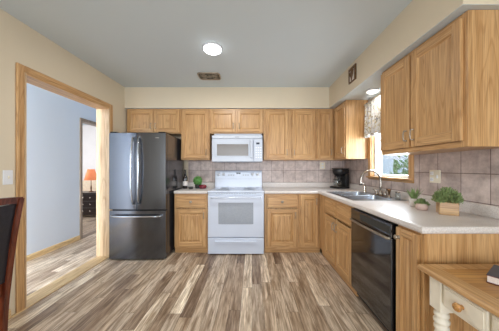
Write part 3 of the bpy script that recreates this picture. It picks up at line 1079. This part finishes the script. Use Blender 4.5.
for k in range(9):
    xx = -0.16 + k * 0.04
    if abs(xx) > 0.05:
        MB().box(xx - 0.012, xx + 0.012, panel_y(1.09) - 0.0015, panel_y(1.09) + 0.002, 1.085, 1.1).build('button', M['grey_line'], bk)
vt = MB().box(-RW + 0.004, RW - 0.004, 0.012, 0.05, 0.832, 0.866, 0.004).build('vent_strip', M['white'], st)
sl = MB()
for k in range(16):
    xx = -0.27 + k * 0.036
    sl.box(xx - 0.012, xx + 0.012, 0.0105, 0.014, 0.851, 0.856)
sl.build('vent_slots', M['grey_line'], vt)
od = MB().box(-RW + 0.002, RW - 0.002, 0.0, 0.045, 0.245, 0.829, 0.010, seg=2).build('oven_door', M['white'], st)
MB().box(-0.242, 0.242, -0.003, 0.004, 0.43, 0.728, 0.0012).build('oven_window', M['oven_win'], od)
hb = MB()
pts = [(-0.34, 0.0, 0.793), (-0.335, -0.035, 0.795)] + [(-0.335 + 0.67 * k / 10, -0.043, 0.797) for k in range(1, 10)] + [(0.335, -0.035, 0.795), (0.34, 0.0, 0.793)]
hb.tube(pts, 0.0125, 10)
hb.build('handle', M['white'], od)
wd = MB().box(-RW + 0.002, RW - 0.002, 0.0, 0.045, 0.014, 0.238, 0.008, seg=2).build('storage_drawer', M['white'], st)
MB().prism([(0.002, 0.176), (-0.022, 0.182), (-0.024, 0.190), (0.002, 0.205)], 'x', -0.29, 0.29, bev=0.003).build('handle', M['white'], wd)

# ------------------------------------------------------------------ microwave
mw = thing('microwave', (RX + 0.002, 3.205, 1.302), 0, 'white over-the-range microwave mounted above the stove', 'microwave')
MH = 0.398
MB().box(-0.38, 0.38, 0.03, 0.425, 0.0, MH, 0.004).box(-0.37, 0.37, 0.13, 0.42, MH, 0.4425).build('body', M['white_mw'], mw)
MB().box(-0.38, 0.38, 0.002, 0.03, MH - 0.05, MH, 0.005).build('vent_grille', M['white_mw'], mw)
ln = MB()
for k in range(3):
    ln.box(-0.36, 0.36, 0.0005, 0.003, MH - 0.040 + k * 0.012, MH - 0.037 + k * 0.012)
ln.build('vent_lines', M['white_matte'], mw)
MB().box(-0.03, 0.03, -0.001, 0.003, MH - 0.028, MH - 0.020).build('badge', M['grey_line'], mw)
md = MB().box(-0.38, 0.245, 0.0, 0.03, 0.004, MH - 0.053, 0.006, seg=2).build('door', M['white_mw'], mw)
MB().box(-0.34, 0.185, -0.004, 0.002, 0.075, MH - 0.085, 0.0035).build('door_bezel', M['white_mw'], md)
MB().box(-0.302, 0.168, -0.006, -0.002, 0.092, 0.265, 0.001).build('window', M['mesh_win'], md)
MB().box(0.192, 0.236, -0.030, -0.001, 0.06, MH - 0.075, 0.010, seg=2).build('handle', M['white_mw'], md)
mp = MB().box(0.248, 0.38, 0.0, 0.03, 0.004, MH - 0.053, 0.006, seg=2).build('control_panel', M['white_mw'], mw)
MB().box(0.285, 0.335, -0.002, 0.004, 0.262, 0.29).build('display', M['display'], mp)
for i in range(3):
    for j in range(5):
        MB().box(0.275 + i * 0.033, 0.297 + i * 0.033, -0.001, 0.003, 0.06 + j * 0.036, 0.075 + j * 0.036).build('button', M['white_matte'], mp)

# ------------------------------------------------------------------ dishwasher
DWY = 2.013
dw = thing('dishwasher', (XBF, DWY, 0), R(-90), 'black built-in dishwasher under the countertop', 'dishwasher')
DW = 0.610
MB().box(0.004, DW - 0.004, 0.03, 0.57, 0.03, 0.840).build('tub', M['black'], dw)
MB().box(0.01, DW - 0.01, 0.055, 0.075, 0.0, 0.10).build('toe_panel', M['black'], dw)
MB().box(0.004, DW - 0.028, -0.024, 0.03, 0.105, 0.735, 0.006, seg=2).build('door', M['black_gloss'], dw)
cp = MB().box(0.004, DW - 0.028, -0.026, 0.03, 0.740, 0.835, 0.006, seg=2).build('control_panel', M['black_gloss'], dw)
MB().box(0.17, 0.57, -0.0275, -0.02, 0.765, 0.818, 0.001).build('button_panel', M['darkpot'], cp)
MB().box(DW - 0.026, DW - 0.002, 0.01, 0.03, 0.105, 0.84).build('side_trim', M['dark'], dw)
hb = MB()
pts = [(0.02, -0.02, 0.735)] + [(0.025 + 0.54 * k / 10, -0.040 - 0.008 * math.sin(math.pi * k / 10), 0.735) for k in range(11)] + [(0.575, -0.02, 0.735)]
hb.tube(pts, 0.010, 10)
hb.build('handle', M['pewter'], dw)

# ------------------------------------------------------------------ ceiling and soffit fittings
cl_ = thing('ceiling_light', (-0.406, 2.20, ZC), 0, 'round white flush ceiling light glowing in front of the vent', 'ceiling light', 'round flush lights')
MB().lathe([(0.098, 0), (0.098, 0.012), (0.091, 0.02), (0.091, 0.0)], axis='-z', seg=40).build('trim_ring', M['white_matte'], cl_)
MB().lathe([(0.090, 0.004), (0.088, 0.030), (0.074, 0.040), (0.04, 0.045), (0, 0.046)], axis='-z', seg=40).build('diffuser', M['led'], cl_)
cl2 = thing('ceiling_light', (1.42, 2.52, 2.130), 0, 'small round light under the soffit beside the valance curtain', 'ceiling light', 'round flush lights')
MB().lathe([(0.070, 0), (0.070, 0.014), (0.064, 0.020), (0.064, 0.0)], axis='-z', seg=36).build('trim_ring', M['white_matte'], cl2)
MB().lathe([(0.063, 0.004), (0.061, 0.026), (0.045, 0.036), (0, 0.038)], axis='-z', seg=36).build('diffuser', M['led_soft'], cl2)

cv = thing('ceiling_vent', (-0.572, 2.88, ZC), 0, 'bronze scrollwork vent register set in the ceiling', 'vent')
f = MB()
VX, VY = 0.150, 0.112
corner = []
for cx_, cy_, a0_ in ((1, 1, 0), (-1, 1, 90), (-1, -1, 180), (1, -1, 270)):
    for k in range(6):
        a_ = R(a0_ + 18 * k)
        corner.append((cx_ * (VX - 0.055) + 0.045 * math.cos(a_), cy_ * (VY - 0.055) + 0.045 * math.sin(a_), -0.005))
f.tube(corner, 0.011, 8, closed=True)
f.build('frame', M['pewter'], cv)
MB().prism([(a_[0], a_[1]) for a_ in corner], 'z', -0.002, 0).build('backing', M['dark'], cv)
sc_ = MB()
for (x, y, r) in ((-0.078, 0.045, 0.036), (-0.078, -0.045, 0.036), (0.078, 0.045, 0.036), (0.078, -0.045, 0.036), (0, 0, 0.05)):
    sc_.tube([(x + r * math.cos(a * math.pi / 8), y + r * math.sin(a * math.pi / 8), -0.006) for a in range(16)], 0.0045, 6, closed=True)
    sc_.tube([(x + (0.006 + r * 0.8 * a / 18) * math.cos(a * math.pi / 5), y + (0.006 + r * 0.8 * a / 18) * math.sin(a * math.pi / 5), -0.006) for a in range(16)], 0.0035, 6)
for y in (-0.09, 0, 0.09):
    sc_.tube([(-VX + 0.02, y, -0.006), (VX - 0.02, y, -0.006)], 0.004, 6)
sc_.build('scrollwork', M['pewter'], cv)

wp = thing('wall_plaque', (1.187, 2.515, 2.312), R(-90), 'small square bronze framed plaque on the right soffit face', 'plaque')
f = MB()
q = 0.088
f.box(-q, q, -0.016, 0, q - 0.03, q, 0.003).box(-q, q, -0.016, 0, -q, -q + 0.016, 0.003)
f.box(-q, -q + 0.016, -0.016, 0, -q + 0.016, q - 0.03, 0.003).box(q - 0.035, q, -0.016, 0, -q + 0.016, q - 0.03, 0.003)
f.build('frame', M['bronze'], wp)
MB().box(-q + 0.015, q - 0.034, -0.006, -0.001, -q + 0.015, q - 0.029).build('backing', M['whitepot'], wp)
MB().prism([(-0.06, 0.03), (-0.02, 0.062), (0.03, 0.05), (0.02, 0.0), (-0.005, -0.04), (-0.02, -0.075), (-0.035, -0.03), (-0.055, -0.005)], 'y', -0.013, -0.006, bev=0.002).build('leaf_relief', M['bronze'], wp)

# switch and outlet
sw = thing('light_switch', (XL, 1.712, 1.135), R(90), 'white light switch plate on the cream wall beside the oak casing', 'switch')
MB().box(-0.035, 0.035, -0.006, 0, -0.058, 0.058, 0.003, seg=2).build('plate', M['white_matte'], sw)
MB().box(-0.005, 0.005, -0.014, -0.005, -0.010, 0.012, 0.002).build('toggle', M['offwhite'], sw)
ol = thing('power_outlet', (XR - 0.008, 1.83, 1.138), R(-90), 'almond double plate with outlet on the tile behind the planters', 'outlet')
MB().box(-0.054, 0.054, -0.006, 0, -0.055, 0.055, 0.003, seg=2).build('plate', M['offwhite'], ol)
for s in (-1, 1):
    mb = MB().box(-0.045, -0.012, -0.008, -0.005, s * 0.026 - 0.015, s * 0.026 + 0.015, 0.002)
    o_ = mb.build('socket', M['white_matte'], ol)
    MB().box(-0.036, -0.034, -0.0085, -0.007, s * 0.026 - 0.006, s * 0.026 + 0.006).box(-0.024, -0.022, -0.0085, -0.007, s * 0.026 - 0.006, s * 0.026 + 0.006).build('slots', M['dark'], o_)
MB().box(0.022, 0.036, -0.012, -0.005, -0.014, 0.014, 0.002).build('toggle', M['white_matte'], ol)
ob = thing('power_outlet', (1.196, YB - 0.008, 1.25), 0, 'pale outlet plate on the back tile under the corner cabinet', 'outlet')
MB().box(-0.045, 0.045, -0.006, 0, -0.058, 0.058, 0.003, seg=2).build('plate', M['offwhite'], ob)
for s in (-1, 1):
    MB().box(-0.016, 0.016, -0.008, -0.005, s * 0.026 - 0.015, s * 0.026 + 0.015, 0.002).build('socket', M['white_matte'], ob)

# valance curtain
vc = thing('valance_curtain', (1.51, 2.475, 1.62), 0, 'patterned white grey and gold valance curtain at the sink window', 'curtain')
t = bmesh.new()
ny, nz = 90, 14
g = []
for j in range(nz + 1):
    row = []
    z = 0.44 * j / nz
    for i in range(ny + 1):
        y = -0.40 + 0.80 * i / ny
        amp = 0.020 * (1 - 0.65 * j / nz)
        x = amp * math.sin(i * 0.72 + 0.5 * math.sin(j * 0.4)) + 0.006 * math.sin(i * 1.9)
        row.append(t.verts.new((x, y, z + (0.012 * math.sin(i * 0.36) if j == 0 else 0))))
    g.append(row)
for j in range(nz):
    for i in range(ny):
        t.faces.new((g[j][i], g[j][i + 1], g[j + 1][i + 1], g[j + 1][i]))
cb = MB()
cb._merge(t, 0, True)
co = cb.build('cloth', M['fab'], vc)
sm = co.modifiers.new('thickness', 'SOLIDIFY')
sm.thickness = 0.003
MB().tube([(0, -0.405, 0.435), (0, 0.402, 0.435)], 0.008, 10).build('rod', M['white_matte'], vc)

# ------------------------------------------------------------------ things on the countertops
def leaves(mb, n, fn, size, m=0, slim=0.4, up=0.5):
    t = bmesh.new()
    for k in range(n):
        p, out = fn()
        p = Vector(p)
        d = (Vector(out) + Vector((random.uniform(-.6, .6), random.uniform(-.6, .6), random.uniform(-.3, .6) + up))).normalized()
        s = size * random.uniform(0.7, 1.25)
        side = d.cross(Vector((random.uniform(-1, 1), random.uniform(-1, 1), random.uniform(-1, 1)))).normalized()
        nrm = d.cross(side).normalized()
        w2 = s * slim * 0.5
        a = p - d * s * 0.5
        b = p + d * s * 0.5
        c1 = p + side * w2 + nrm * s * 0.08
        c2 = p - side * w2 + nrm * s * 0.08
        va, vb, v1, v2 = (t.verts.new(q_) for q_ in (a, b, c1, c2))
        t.faces.new((va, v1, vb))
        t.faces.new((va, vb, v2))
    mb._merge(t, m)
    return mb

def in_dome(rx, ry, h, z):
    def fn():
        while True:
            x, y, q_ = random.uniform(-1, 1), random.uniform(-1, 1), random.uniform(0, 1)
            rr = x * x + y * y + q_ * q_
            if 0.25 < rr < 1:
                return (x * rx, y * ry, z + q_ * h), (x, y, q_)
    return fn

# boxwood planter
px_, py_ = 1.372, 1.505
pt = thing('potted_plant', (px_, py_, CT), R(-30), 'bushy green plant in a square pale wood planter on the countertop', 'plant', 'potted plants on the right countertop')
PH = 0.088
hwid = 0.051
b = MB()
b.box(-hwid, hwid, -hwid, -hwid + 0.010, 0, PH, 0.002).box(-hwid, hwid, hwid - 0.010, hwid, 0, PH, 0.002)
b.box(-hwid, -hwid + 0.010, -hwid + 0.010, hwid - 0.010, 0, PH, 0.002).box(hwid - 0.010, hwid, -hwid + 0.010, hwid - 0.010, 0, PH, 0.002)
b.box(-hwid + 0.01, hwid - 0.01, -hwid + 0.01, hwid - 0.01, 0, 0.01)
b.build('planter', M['boxwood'], pt)
MB().box(-hwid + 0.0105, hwid - 0.0105, -hwid + 0.0105, hwid - 0.0105, 0.01, PH - 0.01).build('soil', M['soil'], pt)
mb = MB()
leaves(mb, 900, in_dome(0.084, 0.084, 0.105, PH - 0.005), 0.021, 0, 0.45)
for k in range(40):
    a = random.uniform(0, 6.28); r_ = random.uniform(0.02, 0.08)
    mb.tube([(r_ * 0.4 * math.cos(a), r_ * 0.4 * math.sin(a), PH - 0.012), (r_ * math.cos(a), r_ * math.sin(a), PH + random.uniform(0.03, 0.085))], 0.0015, 4)
mb.build('foliage', M['leaf_d'], pt)
# pink bowl
pb = thing('potted_plant', (1.312, 1.655, CT), 0, 'small low plant in a round pinkish clay bowl in front of the white pot', 'plant', 'potted plants on the right countertop')
MB().lathe([(0.026, 0), (0.036, 0.004), (0.039, 0.02), (0.041, 0.034), (0.037, 0.050), (0.034, 0.050), (0.034, 0.042), (0, 0.044)], seg=26).build('pot', M['pinkpot'], pb)
mb = MB()
leaves(mb, 170, in_dome(0.045, 0.045, 0.042, 0.042), 0.022, 0, 0.5)
mb.build('foliage', M['leaf_d'], pb)
# white pot
wpot = thing('potted_plant', (1.362, 1.80, CT), 0, 'spiky green plant in a small white pot nearest the sink', 'plant', 'potted plants on the right countertop')
MB().lathe([(0.024, 0), (0.028, 0.003), (0.034, 0.05), (0.036, 0.068), (0.032, 0.068), (0.031, 0.058), (0, 0.058)], seg=24).build('pot', M['whitepot'], wpot)
mb = MB()
for k in range(46):
    a = random.uniform(0, 6.28)
    lean = random.uniform(0.05, 0.75)
    L = random.uniform(0.07, 0.115)
    d = Vector((math.cos(a) * lean, math.sin(a) * lean, 1)).normalized()
    s = Vector((-math.sin(a), math.cos(a), 0)) * 0.005
    p = Vector((math.cos(a) * 0.012, math.sin(a) * 0.012, 0.056))
    mid = p + d * L * 0.5
    tip = p + d * L + Vector((math.cos(a), math.sin(a), 0)) * 0.012
    mb.quad([p - s * 0.7, p + s * 0.7, mid + s, mid - s])
    mb.quad([mid - s, mid + s, tip + s * 0.1, tip - s * 0.1])
mb.build('foliage', M['leaf'], wpot)

# coffee maker
cm = thing('coffee_maker', (1.392, 3.40, CT), R(-66), 'black drip coffee maker with glass carafe in the counter corner', 'coffee maker')
MB().box(-0.098, 0.098, -0.115, 0.11, 0, 0.035, 0.010, seg=2).build('base', M['black'], cm)
MB().box(-0.095, 0.095, 0.035, 0.108, 0.035, 0.235, 0.012, seg=2).build('water_tank', M['black'], cm)
MB().lathe([(0.062, 0.205), (0.082, 0.225), (0.097, 0.262), (0.099, 0.30), (0.095, 0.305)], (0, -0.012, 0), seg=28).box(-0.095, 0.095, 0.0, 0.108, 0.236, 0.305, 0.010).build('brew_head', M['black'], cm)
MB().box(-0.097, 0.097, -0.07, 0.108, 0.3055, 0.318, 0.006, seg=2).build('lid', M['black'], cm)
MB().lathe([(0.066, 0), (0.066, 0.005), (0, 0.006)], (0, -0.045, 0.035), seg=24).build('warming_plate', M['pewter'], cm)
ca = MB().lathe([(0.05, 0.0), (0.062, 0.012), (0.064, 0.06), (0.054, 0.115), (0.046, 0.135), (0.046, 0.15)], (0, -0.042, 0.0415), seg=26).build('carafe', M['clear'], cm)
MB().lathe([(0.048, 0.151), (0.048, 0.16), (0, 0.161)], (0, -0.042, 0.0415), seg=20).build('carafe_lid', M['black'], ca)
MB().lathe([(0.0655, 0.09), (0.0655, 0.098), (0.061, 0.098), (0.061, 0.09)], (0, -0.042, 0.0415), seg=26).tube([(0.05, -0.07, 0.18), (0.085, -0.10, 0.175), (0.09, -0.105, 0.11), (0.055, -0.075, 0.09)], 0.008, 8).build('carafe_handle', M['black'], ca)

# wine bottle, topiary ball, maroon dish, dark bowl on the left counter
wb = thing('wine_bottle', (-1.052, 3.37, CT), 0, 'dark wine bottle with white label beside the refrigerator', 'bottle')
MB().lathe([(0.032, 0), (0.037, 0.004), (0.037, 0.165), (0.03, 0.19), (0.016, 0.21), (0.014, 0.285), (0.016, 0.287), (0.016, 0.297), (0, 0.298)], seg=24).build('glass_body', M['bottle'], wb)
MB().lathe([(0.0375, 0.045), (0.0378, 0.046), (0.0378, 0.115), (0.0375, 0.116)], seg=24).build('paper_label', M['label'], wb)
tb = thing('topiary_ball', (-0.868, 3.42, CT), 0, 'bright green leafy ball in a small dark pot on the left counter', 'plant')
MB().lathe([(0.034, 0), (0.038, 0.003), (0.047, 0.06), (0.043, 0.06), (0.04, 0.05), (0, 0.05)], seg=20).build('pot', M['darkpot'], tb)
mb = MB()
bmx = bmesh.new()
bmesh.ops.create_icosphere(bmx, subdivisions=3, radius=0.06, matrix=Matrix.Translation((0.0, 0, 0.118)))
mb._merge(bmx, 0, True)
def on_ball():
    v = Vector((random.gauss(0, 1), random.gauss(0, 1), random.gauss(0, 1))).normalized()
    return tuple(v * 0.068 + Vector((0.0, 0, 0.118))), tuple(v)
leaves(mb, 420, on_ball, 0.022, 0, 0.6, 0.0)
mb.build('foliage', M['leaf_b'], tb)
mdh = thing('small_dish', (-0.772, 3.36, CT), 0, 'small maroon lidded dish in front of the green leafy ball', 'dish')
MB().lathe([(0.04, 0), (0.05, 0.004), (0.06, 0.03), (0.058, 0.042), (0, 0.042)], seg=26).build('bowl', M['maroon'], mdh)
MB().lathe([(0.059, 0.0425), (0.05, 0.055), (0.02, 0.062), (0, 0.063)], seg=26).build('lid', M['maroon'], mdh)
bd = thing('small_dish', (-0.945, 3.30, CT), 0, 'small black round dish between wine bottle and maroon dish', 'dish')
MB().lathe([(0.025, 0), (0.03, 0.003), (0.04, 0.035), (0.037, 0.035), (0.028, 0.006), (0, 0.006)], seg=22).build('bowl', M['darkpot'], bd)

# ------------------------------------------------------------------ painted desk with oak top, book
DX0, DX1, DY0, DY1, DZ = 0.886, 1.545, -0.35, 1.150, 0.700
dk = thing('writing_desk', (DX0, DY1, 0), 0, 'cream painted desk with honey oak top and turned legs in the right foreground', 'desk')
W_, L_ = DX1 - DX0, DY1 - DY0
tp = MB()
eb = 0.07
def top_edge(mb):
    prof = [(-eb, 0), (-0.012, 0), (0, 0.010), (0.0, 0.022), (-0.008, 0.034), (-0.014, 0.036), (-eb, 0.036)]
    mb.sweep([(W_ / 2, 0), (0, 0), (0, -L_), (W_, -L_), (W_, 0), (W_ / 2, 0)], [(o, h) for o, h in prof], z=DZ - 0.036, m=0)
top_edge(tp)
tpo = tp.build('tabletop', [M['oak_y']], dk)
MB().box(eb, W_ - eb, -L_ + eb, -eb, DZ - 0.034, DZ - 0.001).build('inlay', M['parquet'], tpo)
ap = MB()
A0 = 0.028
ap.box(A0 + 0.012, A0 + 0.03, -L_ + 0.115, -0.115, 0.545, DZ - 0.037).box(W_ - A0 - 0.03, W_ - A0 - 0.012, -L_ + 0.115, -0.115, 0.545, DZ - 0.037)
ap.box(0.09, W_ - 0.09, -0.06, -0.045, 0.545, DZ - 0.037).box(0.09, W_ - 0.09, -L_ + 0.045, -L_ + 0.06, 0.545, DZ - 0.037)
ap.build('apron', M['cream_paint'], dk)
yd = -0.124
for k in range(6):
    ya, yb = yd - 0.196, yd
    d = MB().box(A0, A0 + 0.013, ya, yb, 0.558, 0.654, 0.004).box(A0 - 0.003, A0 + 0.004, ya + 0.012, yb - 0.012, 0.57, 0.642, 0.002).build('drawer', M['cream_paint'], dk)
    MB().lathe([(0.010, 0), (0.008, 0.008), (0.016, 0.016), (0.019, 0.022), (0.016, 0.029), (0, 0.031)], (A0 - 0.003, (ya + yb) / 2, 0.606), '-x', 18).build('knob', M['knobwood'], d)
    yd -= 0.208
legp = [(0.018, 0), (0.022, 0.03), (0.017, 0.06), (0.020, 0.10), (0.027, 0.30), (0.030, 0.38), (0.024, 0.40), (0.031, 0.41), (0.031, 0.422), (0.023, 0.43), (0.032, 0.44), (0.034, 0.452), (0.024, 0.464), (0.031, 0.474), (0.031, 0.486), (0.022, 0.495), (0.034, 0.505)]
for lx in (A0 + 0.034, W_ - A0 - 0.034):
    for ly in (-0.08, -L_ + 0.08):
        MB().lathe(legp, (lx, ly, 0), seg=22).box(lx - 0.034, lx + 0.034, ly - 0.034, ly + 0.034, 0.505, DZ - 0.037, 0.003).build('leg', M['cream_paint'], dk)

bk_ = thing('book', (1.045, 0.955, DZ), R(34), 'thick navy covered hardback book lying on the desk top', 'book')
BWd, BLn, BTh = 0.17, 0.24, 0.036
cv_ = MB().box(0, BWd, -0.0, 0.004, 0, 0.001)
MB().box(0.003, BWd, -0.157, -0.003, 0.004, BTh - 0.004).build('pages', M['paper'], bk_)
cv_.bm.free()
MB().box(0, BWd + 0.004, -0.16, 0, BTh - 0.004, BTh, 0.001).box(0, BWd + 0.004, -0.16, 0, 0, 0.004, 0.001).box(BWd, BWd + 0.004, -0.16, 0.0, 0.004, BTh - 0.004).build('cover', M['navy'], bk_)
MB().box(BWd + 0.0042, BWd + 0.0065, -0.158, -0.002, 0.001, BTh - 0.001, 0.0006).box(-0.0012, 0.0, -0.159, -0.001, BTh - 0.004, BTh - 0.001).box(-0.0012, 0.0, -0.159, -0.001, 0.0005, 0.004).build('spine', M['spine'], bk_)

# ------------------------------------------------------------------ dining chair in the left foreground
ch = thing('dining_chair', (-1.307, 0.94, 0), R(95), 'dark cherry dining chair with black leather back at the left edge', 'chair')
# local: seat towards +y, back at y=0, width along x
CW = 0.215
def post_pts(x):
    return [(x, 0.02, 0.0), (x, 0.032, 0.20), (x, 0.024, 0.44), (x, 0.006, 0.62), (x, -0.020, 0.84), (x, -0.055, 1.045)]
def flat_post(mb, pts_, wx, wy):
    t = bmesh.new()
    rings = []
    P = []
    n = 26
    for k in range(n + 1):                       # Catmull-Rom through the points
        u = k / n * (len(pts_) - 1)
        i = min(int(u), len(pts_) - 2)
        f_ = u - i
        p0, p1, p2, p3 = (Vector(pts_[max(0, min(len(pts_) - 1, i + q_))]) for q_ in (-1, 0, 1, 2))
        P.append(0.5 * ((2 * p1) + (p2 - p0) * f_ + (2 * p0 - 5 * p1 + 4 * p2 - p3) * f_ ** 2 + (3 * p1 - p0 - 3 * p2 + p3) * f_ ** 3))
    for k, p in enumerate(P):
        rings.append([t.verts.new(p + Vector((sx * wx, sy * wy, 0))) for sx, sy in ((-1, -1), (1, -1), (1, 1), (-1, 1))])
    for A, B in zip(rings, rings[1:]):
        for k in range(4):
            l = (k + 1) % 4
            t.faces.new((A[k], A[l], B[l], B[k]))
    t.faces.new(list(reversed(rings[0])))
    t.faces.new(rings[-1])
    bmesh.ops.recalc_face_normals(t, faces=list(t.faces))
    mb._merge(t, 0)
for s in (-1, 1):
    mb = MB()
    flat_post(mb, post_pts(s * CW), 0.014, 0.024)
    mb.build('back_post', M['cherry'], ch)
    MB().prism([(s * CW - 0.02, 0.46), (s * CW + 0.02, 0.46), (s * CW + 0.02, 0.42), (s * CW - 0.02, 0.42)], 'z', 0.0, 0.43, bev=0.003).build('front_leg', M['cherry'], ch)
    MB().box(s * CW - 0.011, s * CW + 0.011, 0.085, 0.42, 0.365, 0.43, 0.003).build('side_rail', M['cherry'], ch)
def back_y(z):
    return 0.006 - 0.026 * (z - 0.62) / 0.22 if z < 0.84 else -0.020 - 0.035 * (z - 0.84) / 0.205
t = bmesh.new()
nx = 12
rows = []
for z, ddy in ((1.018, 0), (1.035, 0), (1.052, 0)):
    row = []
    for i in range(nx + 1):
        u = -1 + 2 * i / nx
        row.append((u * (CW + 0.014), back_y(z) - 0.016 * (1 - u * u), z + 0.010 * (1 - u * u) * (1 if z > 1.0 else 0)))
    rows.append(row)
V0 = [[t.verts.new((x, y - 0.017, z)) for x, y, z in r_] for r_ in rows]
V1 = [[t.verts.new((x, y + 0.017, z)) for x, y, z in r_] for r_ in rows]
for j in range(2):
    for i in range(nx):
        t.faces.new((V0[j][i], V0[j][i + 1], V0[j + 1][i + 1], V0[j + 1][i]))
        t.faces.new((V1[j][i], V1[j + 1][i], V1[j + 1][i + 1], V1[j][i + 1]))
for i in range(nx):
    t.faces.new((V0[0][i], V1[0][i], V1[0][i + 1], V0[0][i + 1]))
    t.faces.new((V0[2][i], V0[2][i + 1], V1[2][i + 1], V1[2][i]))
for i in (0, nx):
    t.faces.new((V0[0][i], V0[1][i], V0[2][i], V1[2][i], V1[1][i], V1[0][i]))
bmesh.ops.recalc_face_normals(t, faces=list(t.faces))
mb = MB(); mb._merge(t, 0); mb.build('top_rail', M['cherry'], ch)
pn = MB()
for k in range(8):
    za, zb = 0.60 + k * 0.0522, 0.60 + (k + 1) * 0.0522
    ya, yb = back_y(za), back_y(zb)
    pn.prism([(ya - 0.014, za), (ya + 0.020, za), (yb + 0.020, zb), (yb - 0.014, zb)], 'x', -CW + 0.013, CW - 0.013)
pn.build('back_panel', M['leather'], ch)
MB().box(-CW + 0.015, CW - 0.015, 0.002, 0.026, 0.53, 0.60, 0.003).build('lower_rail', M['cherry'], ch)
MB().box(-CW - 0.005, CW + 0.005, 0.092, 0.475, 0.431, 0.485, 0.018, seg=3).build('seat', M['leather'], ch)
MB().box(-CW + 0.02, CW - 0.02, 0.43, 0.45, 0.365, 0.43, 0.003).box(-CW + 0.014, CW - 0.014, 0.055, 0.075, 0.365, 0.43, 0.003).build('seat_rail', M['cherry'], ch)

# ------------------------------------------------------------------ bedroom glimpse
ns = thing('nightstand', (-4.10, 5.22, 0), 0, 'dark espresso nightstand seen through the hall doorway', 'nightstand')
MB().box(-0.36, 0.36, 0.012, 0.42, 0.06, 0.58, 0.004).box(-0.34, -0.29, 0.04, 0.09, 0, 0.06).box(0.29, 0.34, 0.04, 0.09, 0, 0.06).box(-0.34, -0.29, 0.34, 0.39, 0, 0.06).box(0.29, 0.34, 0.34, 0.39, 0, 0.06).build('body', M['espresso'], ns)
MB().box(-0.375, 0.375, -0.01, 0.43, 0.581, 0.605, 0.005).build('top', M['espresso'], ns)
for k in range(3):
    z = 0.085 + k * 0.163
    d = MB().box(-0.34, 0.34, -0.006, 0.011, z, z + 0.15, 0.004).build('drawer', M['espresso'], ns)
    kb = MB()
    for sx in (-0.17, 0.0, 0.17):
        kb.lathe([(0.006, 0), (0.006, 0.012), (0.016, 0.018), (0.012, 0.026), (0, 0.027)], (sx, -0.006, z + 0.075), '-y', 12)
    kb.build('knob', M['chrome'], d)
tl = thing('table_lamp', (-4.09, 5.44, 0.605), 0, 'small table lamp with glowing orange shade on the nightstand', 'lamp')
MB().lathe([(0.06, 0), (0.06, 0.01), (0.02, 0.02), (0.012, 0.05), (0.02, 0.10), (0.012, 0.15), (0.008, 0.18), (0.008, 0.33)], seg=20).build('base', M['bronze'], tl)
MB().lathe([(0.15, 0.30), (0.075, 0.575), (0.070, 0.575), (0.145, 0.30)], seg=28).build('lamp_shade', M['shade'], tl)
lb = bpy.data.lights.new('lamp_bulb', 'POINT')
lb.energy = 5; lb.color = (1.0, 0.72, 0.45); lb.shadow_soft_size = 0.03
lo = bpy.data.objects.new('lamp_bulb', lb); lo.parent = tl; lo.location = (0, 0, 0.44); COL.objects.link(lo)
hbd = thing('arched_panel', (-4.35, 5.98, 0), 0, 'pale cream arched panel standing behind the nightstand and lamp', 'arched_panel')
ppts = [(-0.6, 0.0)] + [(-0.6 + 1.2 * k / 16, 0.78 + 0.14 * math.sin(math.pi * k / 16)) for k in range(17)] + [(0.6, 0.0)]
MB().prism(ppts, 'y', 0.0, 0.08, bev=0.01).build('panel', M['arched_panel'], hbd)  # added pale panel for the cream patch behind the lamp

# ------------------------------------------------------------------ outside the sink window
struct('ground_outside', MB().box(1.75, 14.0, -4.0, 12.0, -0.4, -0.3), M['grass'])
struct('wall_neighbour', MB().box(7.0, 7.2, 6.4, 12.0, -0.3, 3.2), M['siding'])
bu = thing('garden_bush', (3.80, 4.3, -0.3), 0, 'leafy green bush outside the sink window', 'bush')
mb = MB()
for k in range(5):
    a = k * 1.26
    mb.tube([(0.05 * math.cos(a), 0.05 * math.sin(a), 0), (0.25 * math.cos(a), 0.25 * math.sin(a), 0.9), (0.5 * math.cos(a), 0.5 * math.sin(a), 1.7)], [0.03, 0.025, 0.01], 6)
mb.build('stems', M['bark'], bu)
mb = MB()
leaves(mb, 2600, in_dome(1.0, 1.0, 2.2, 0.25), 0.13, 0, 0.55)
mb.build('foliage', M['bush'], bu)
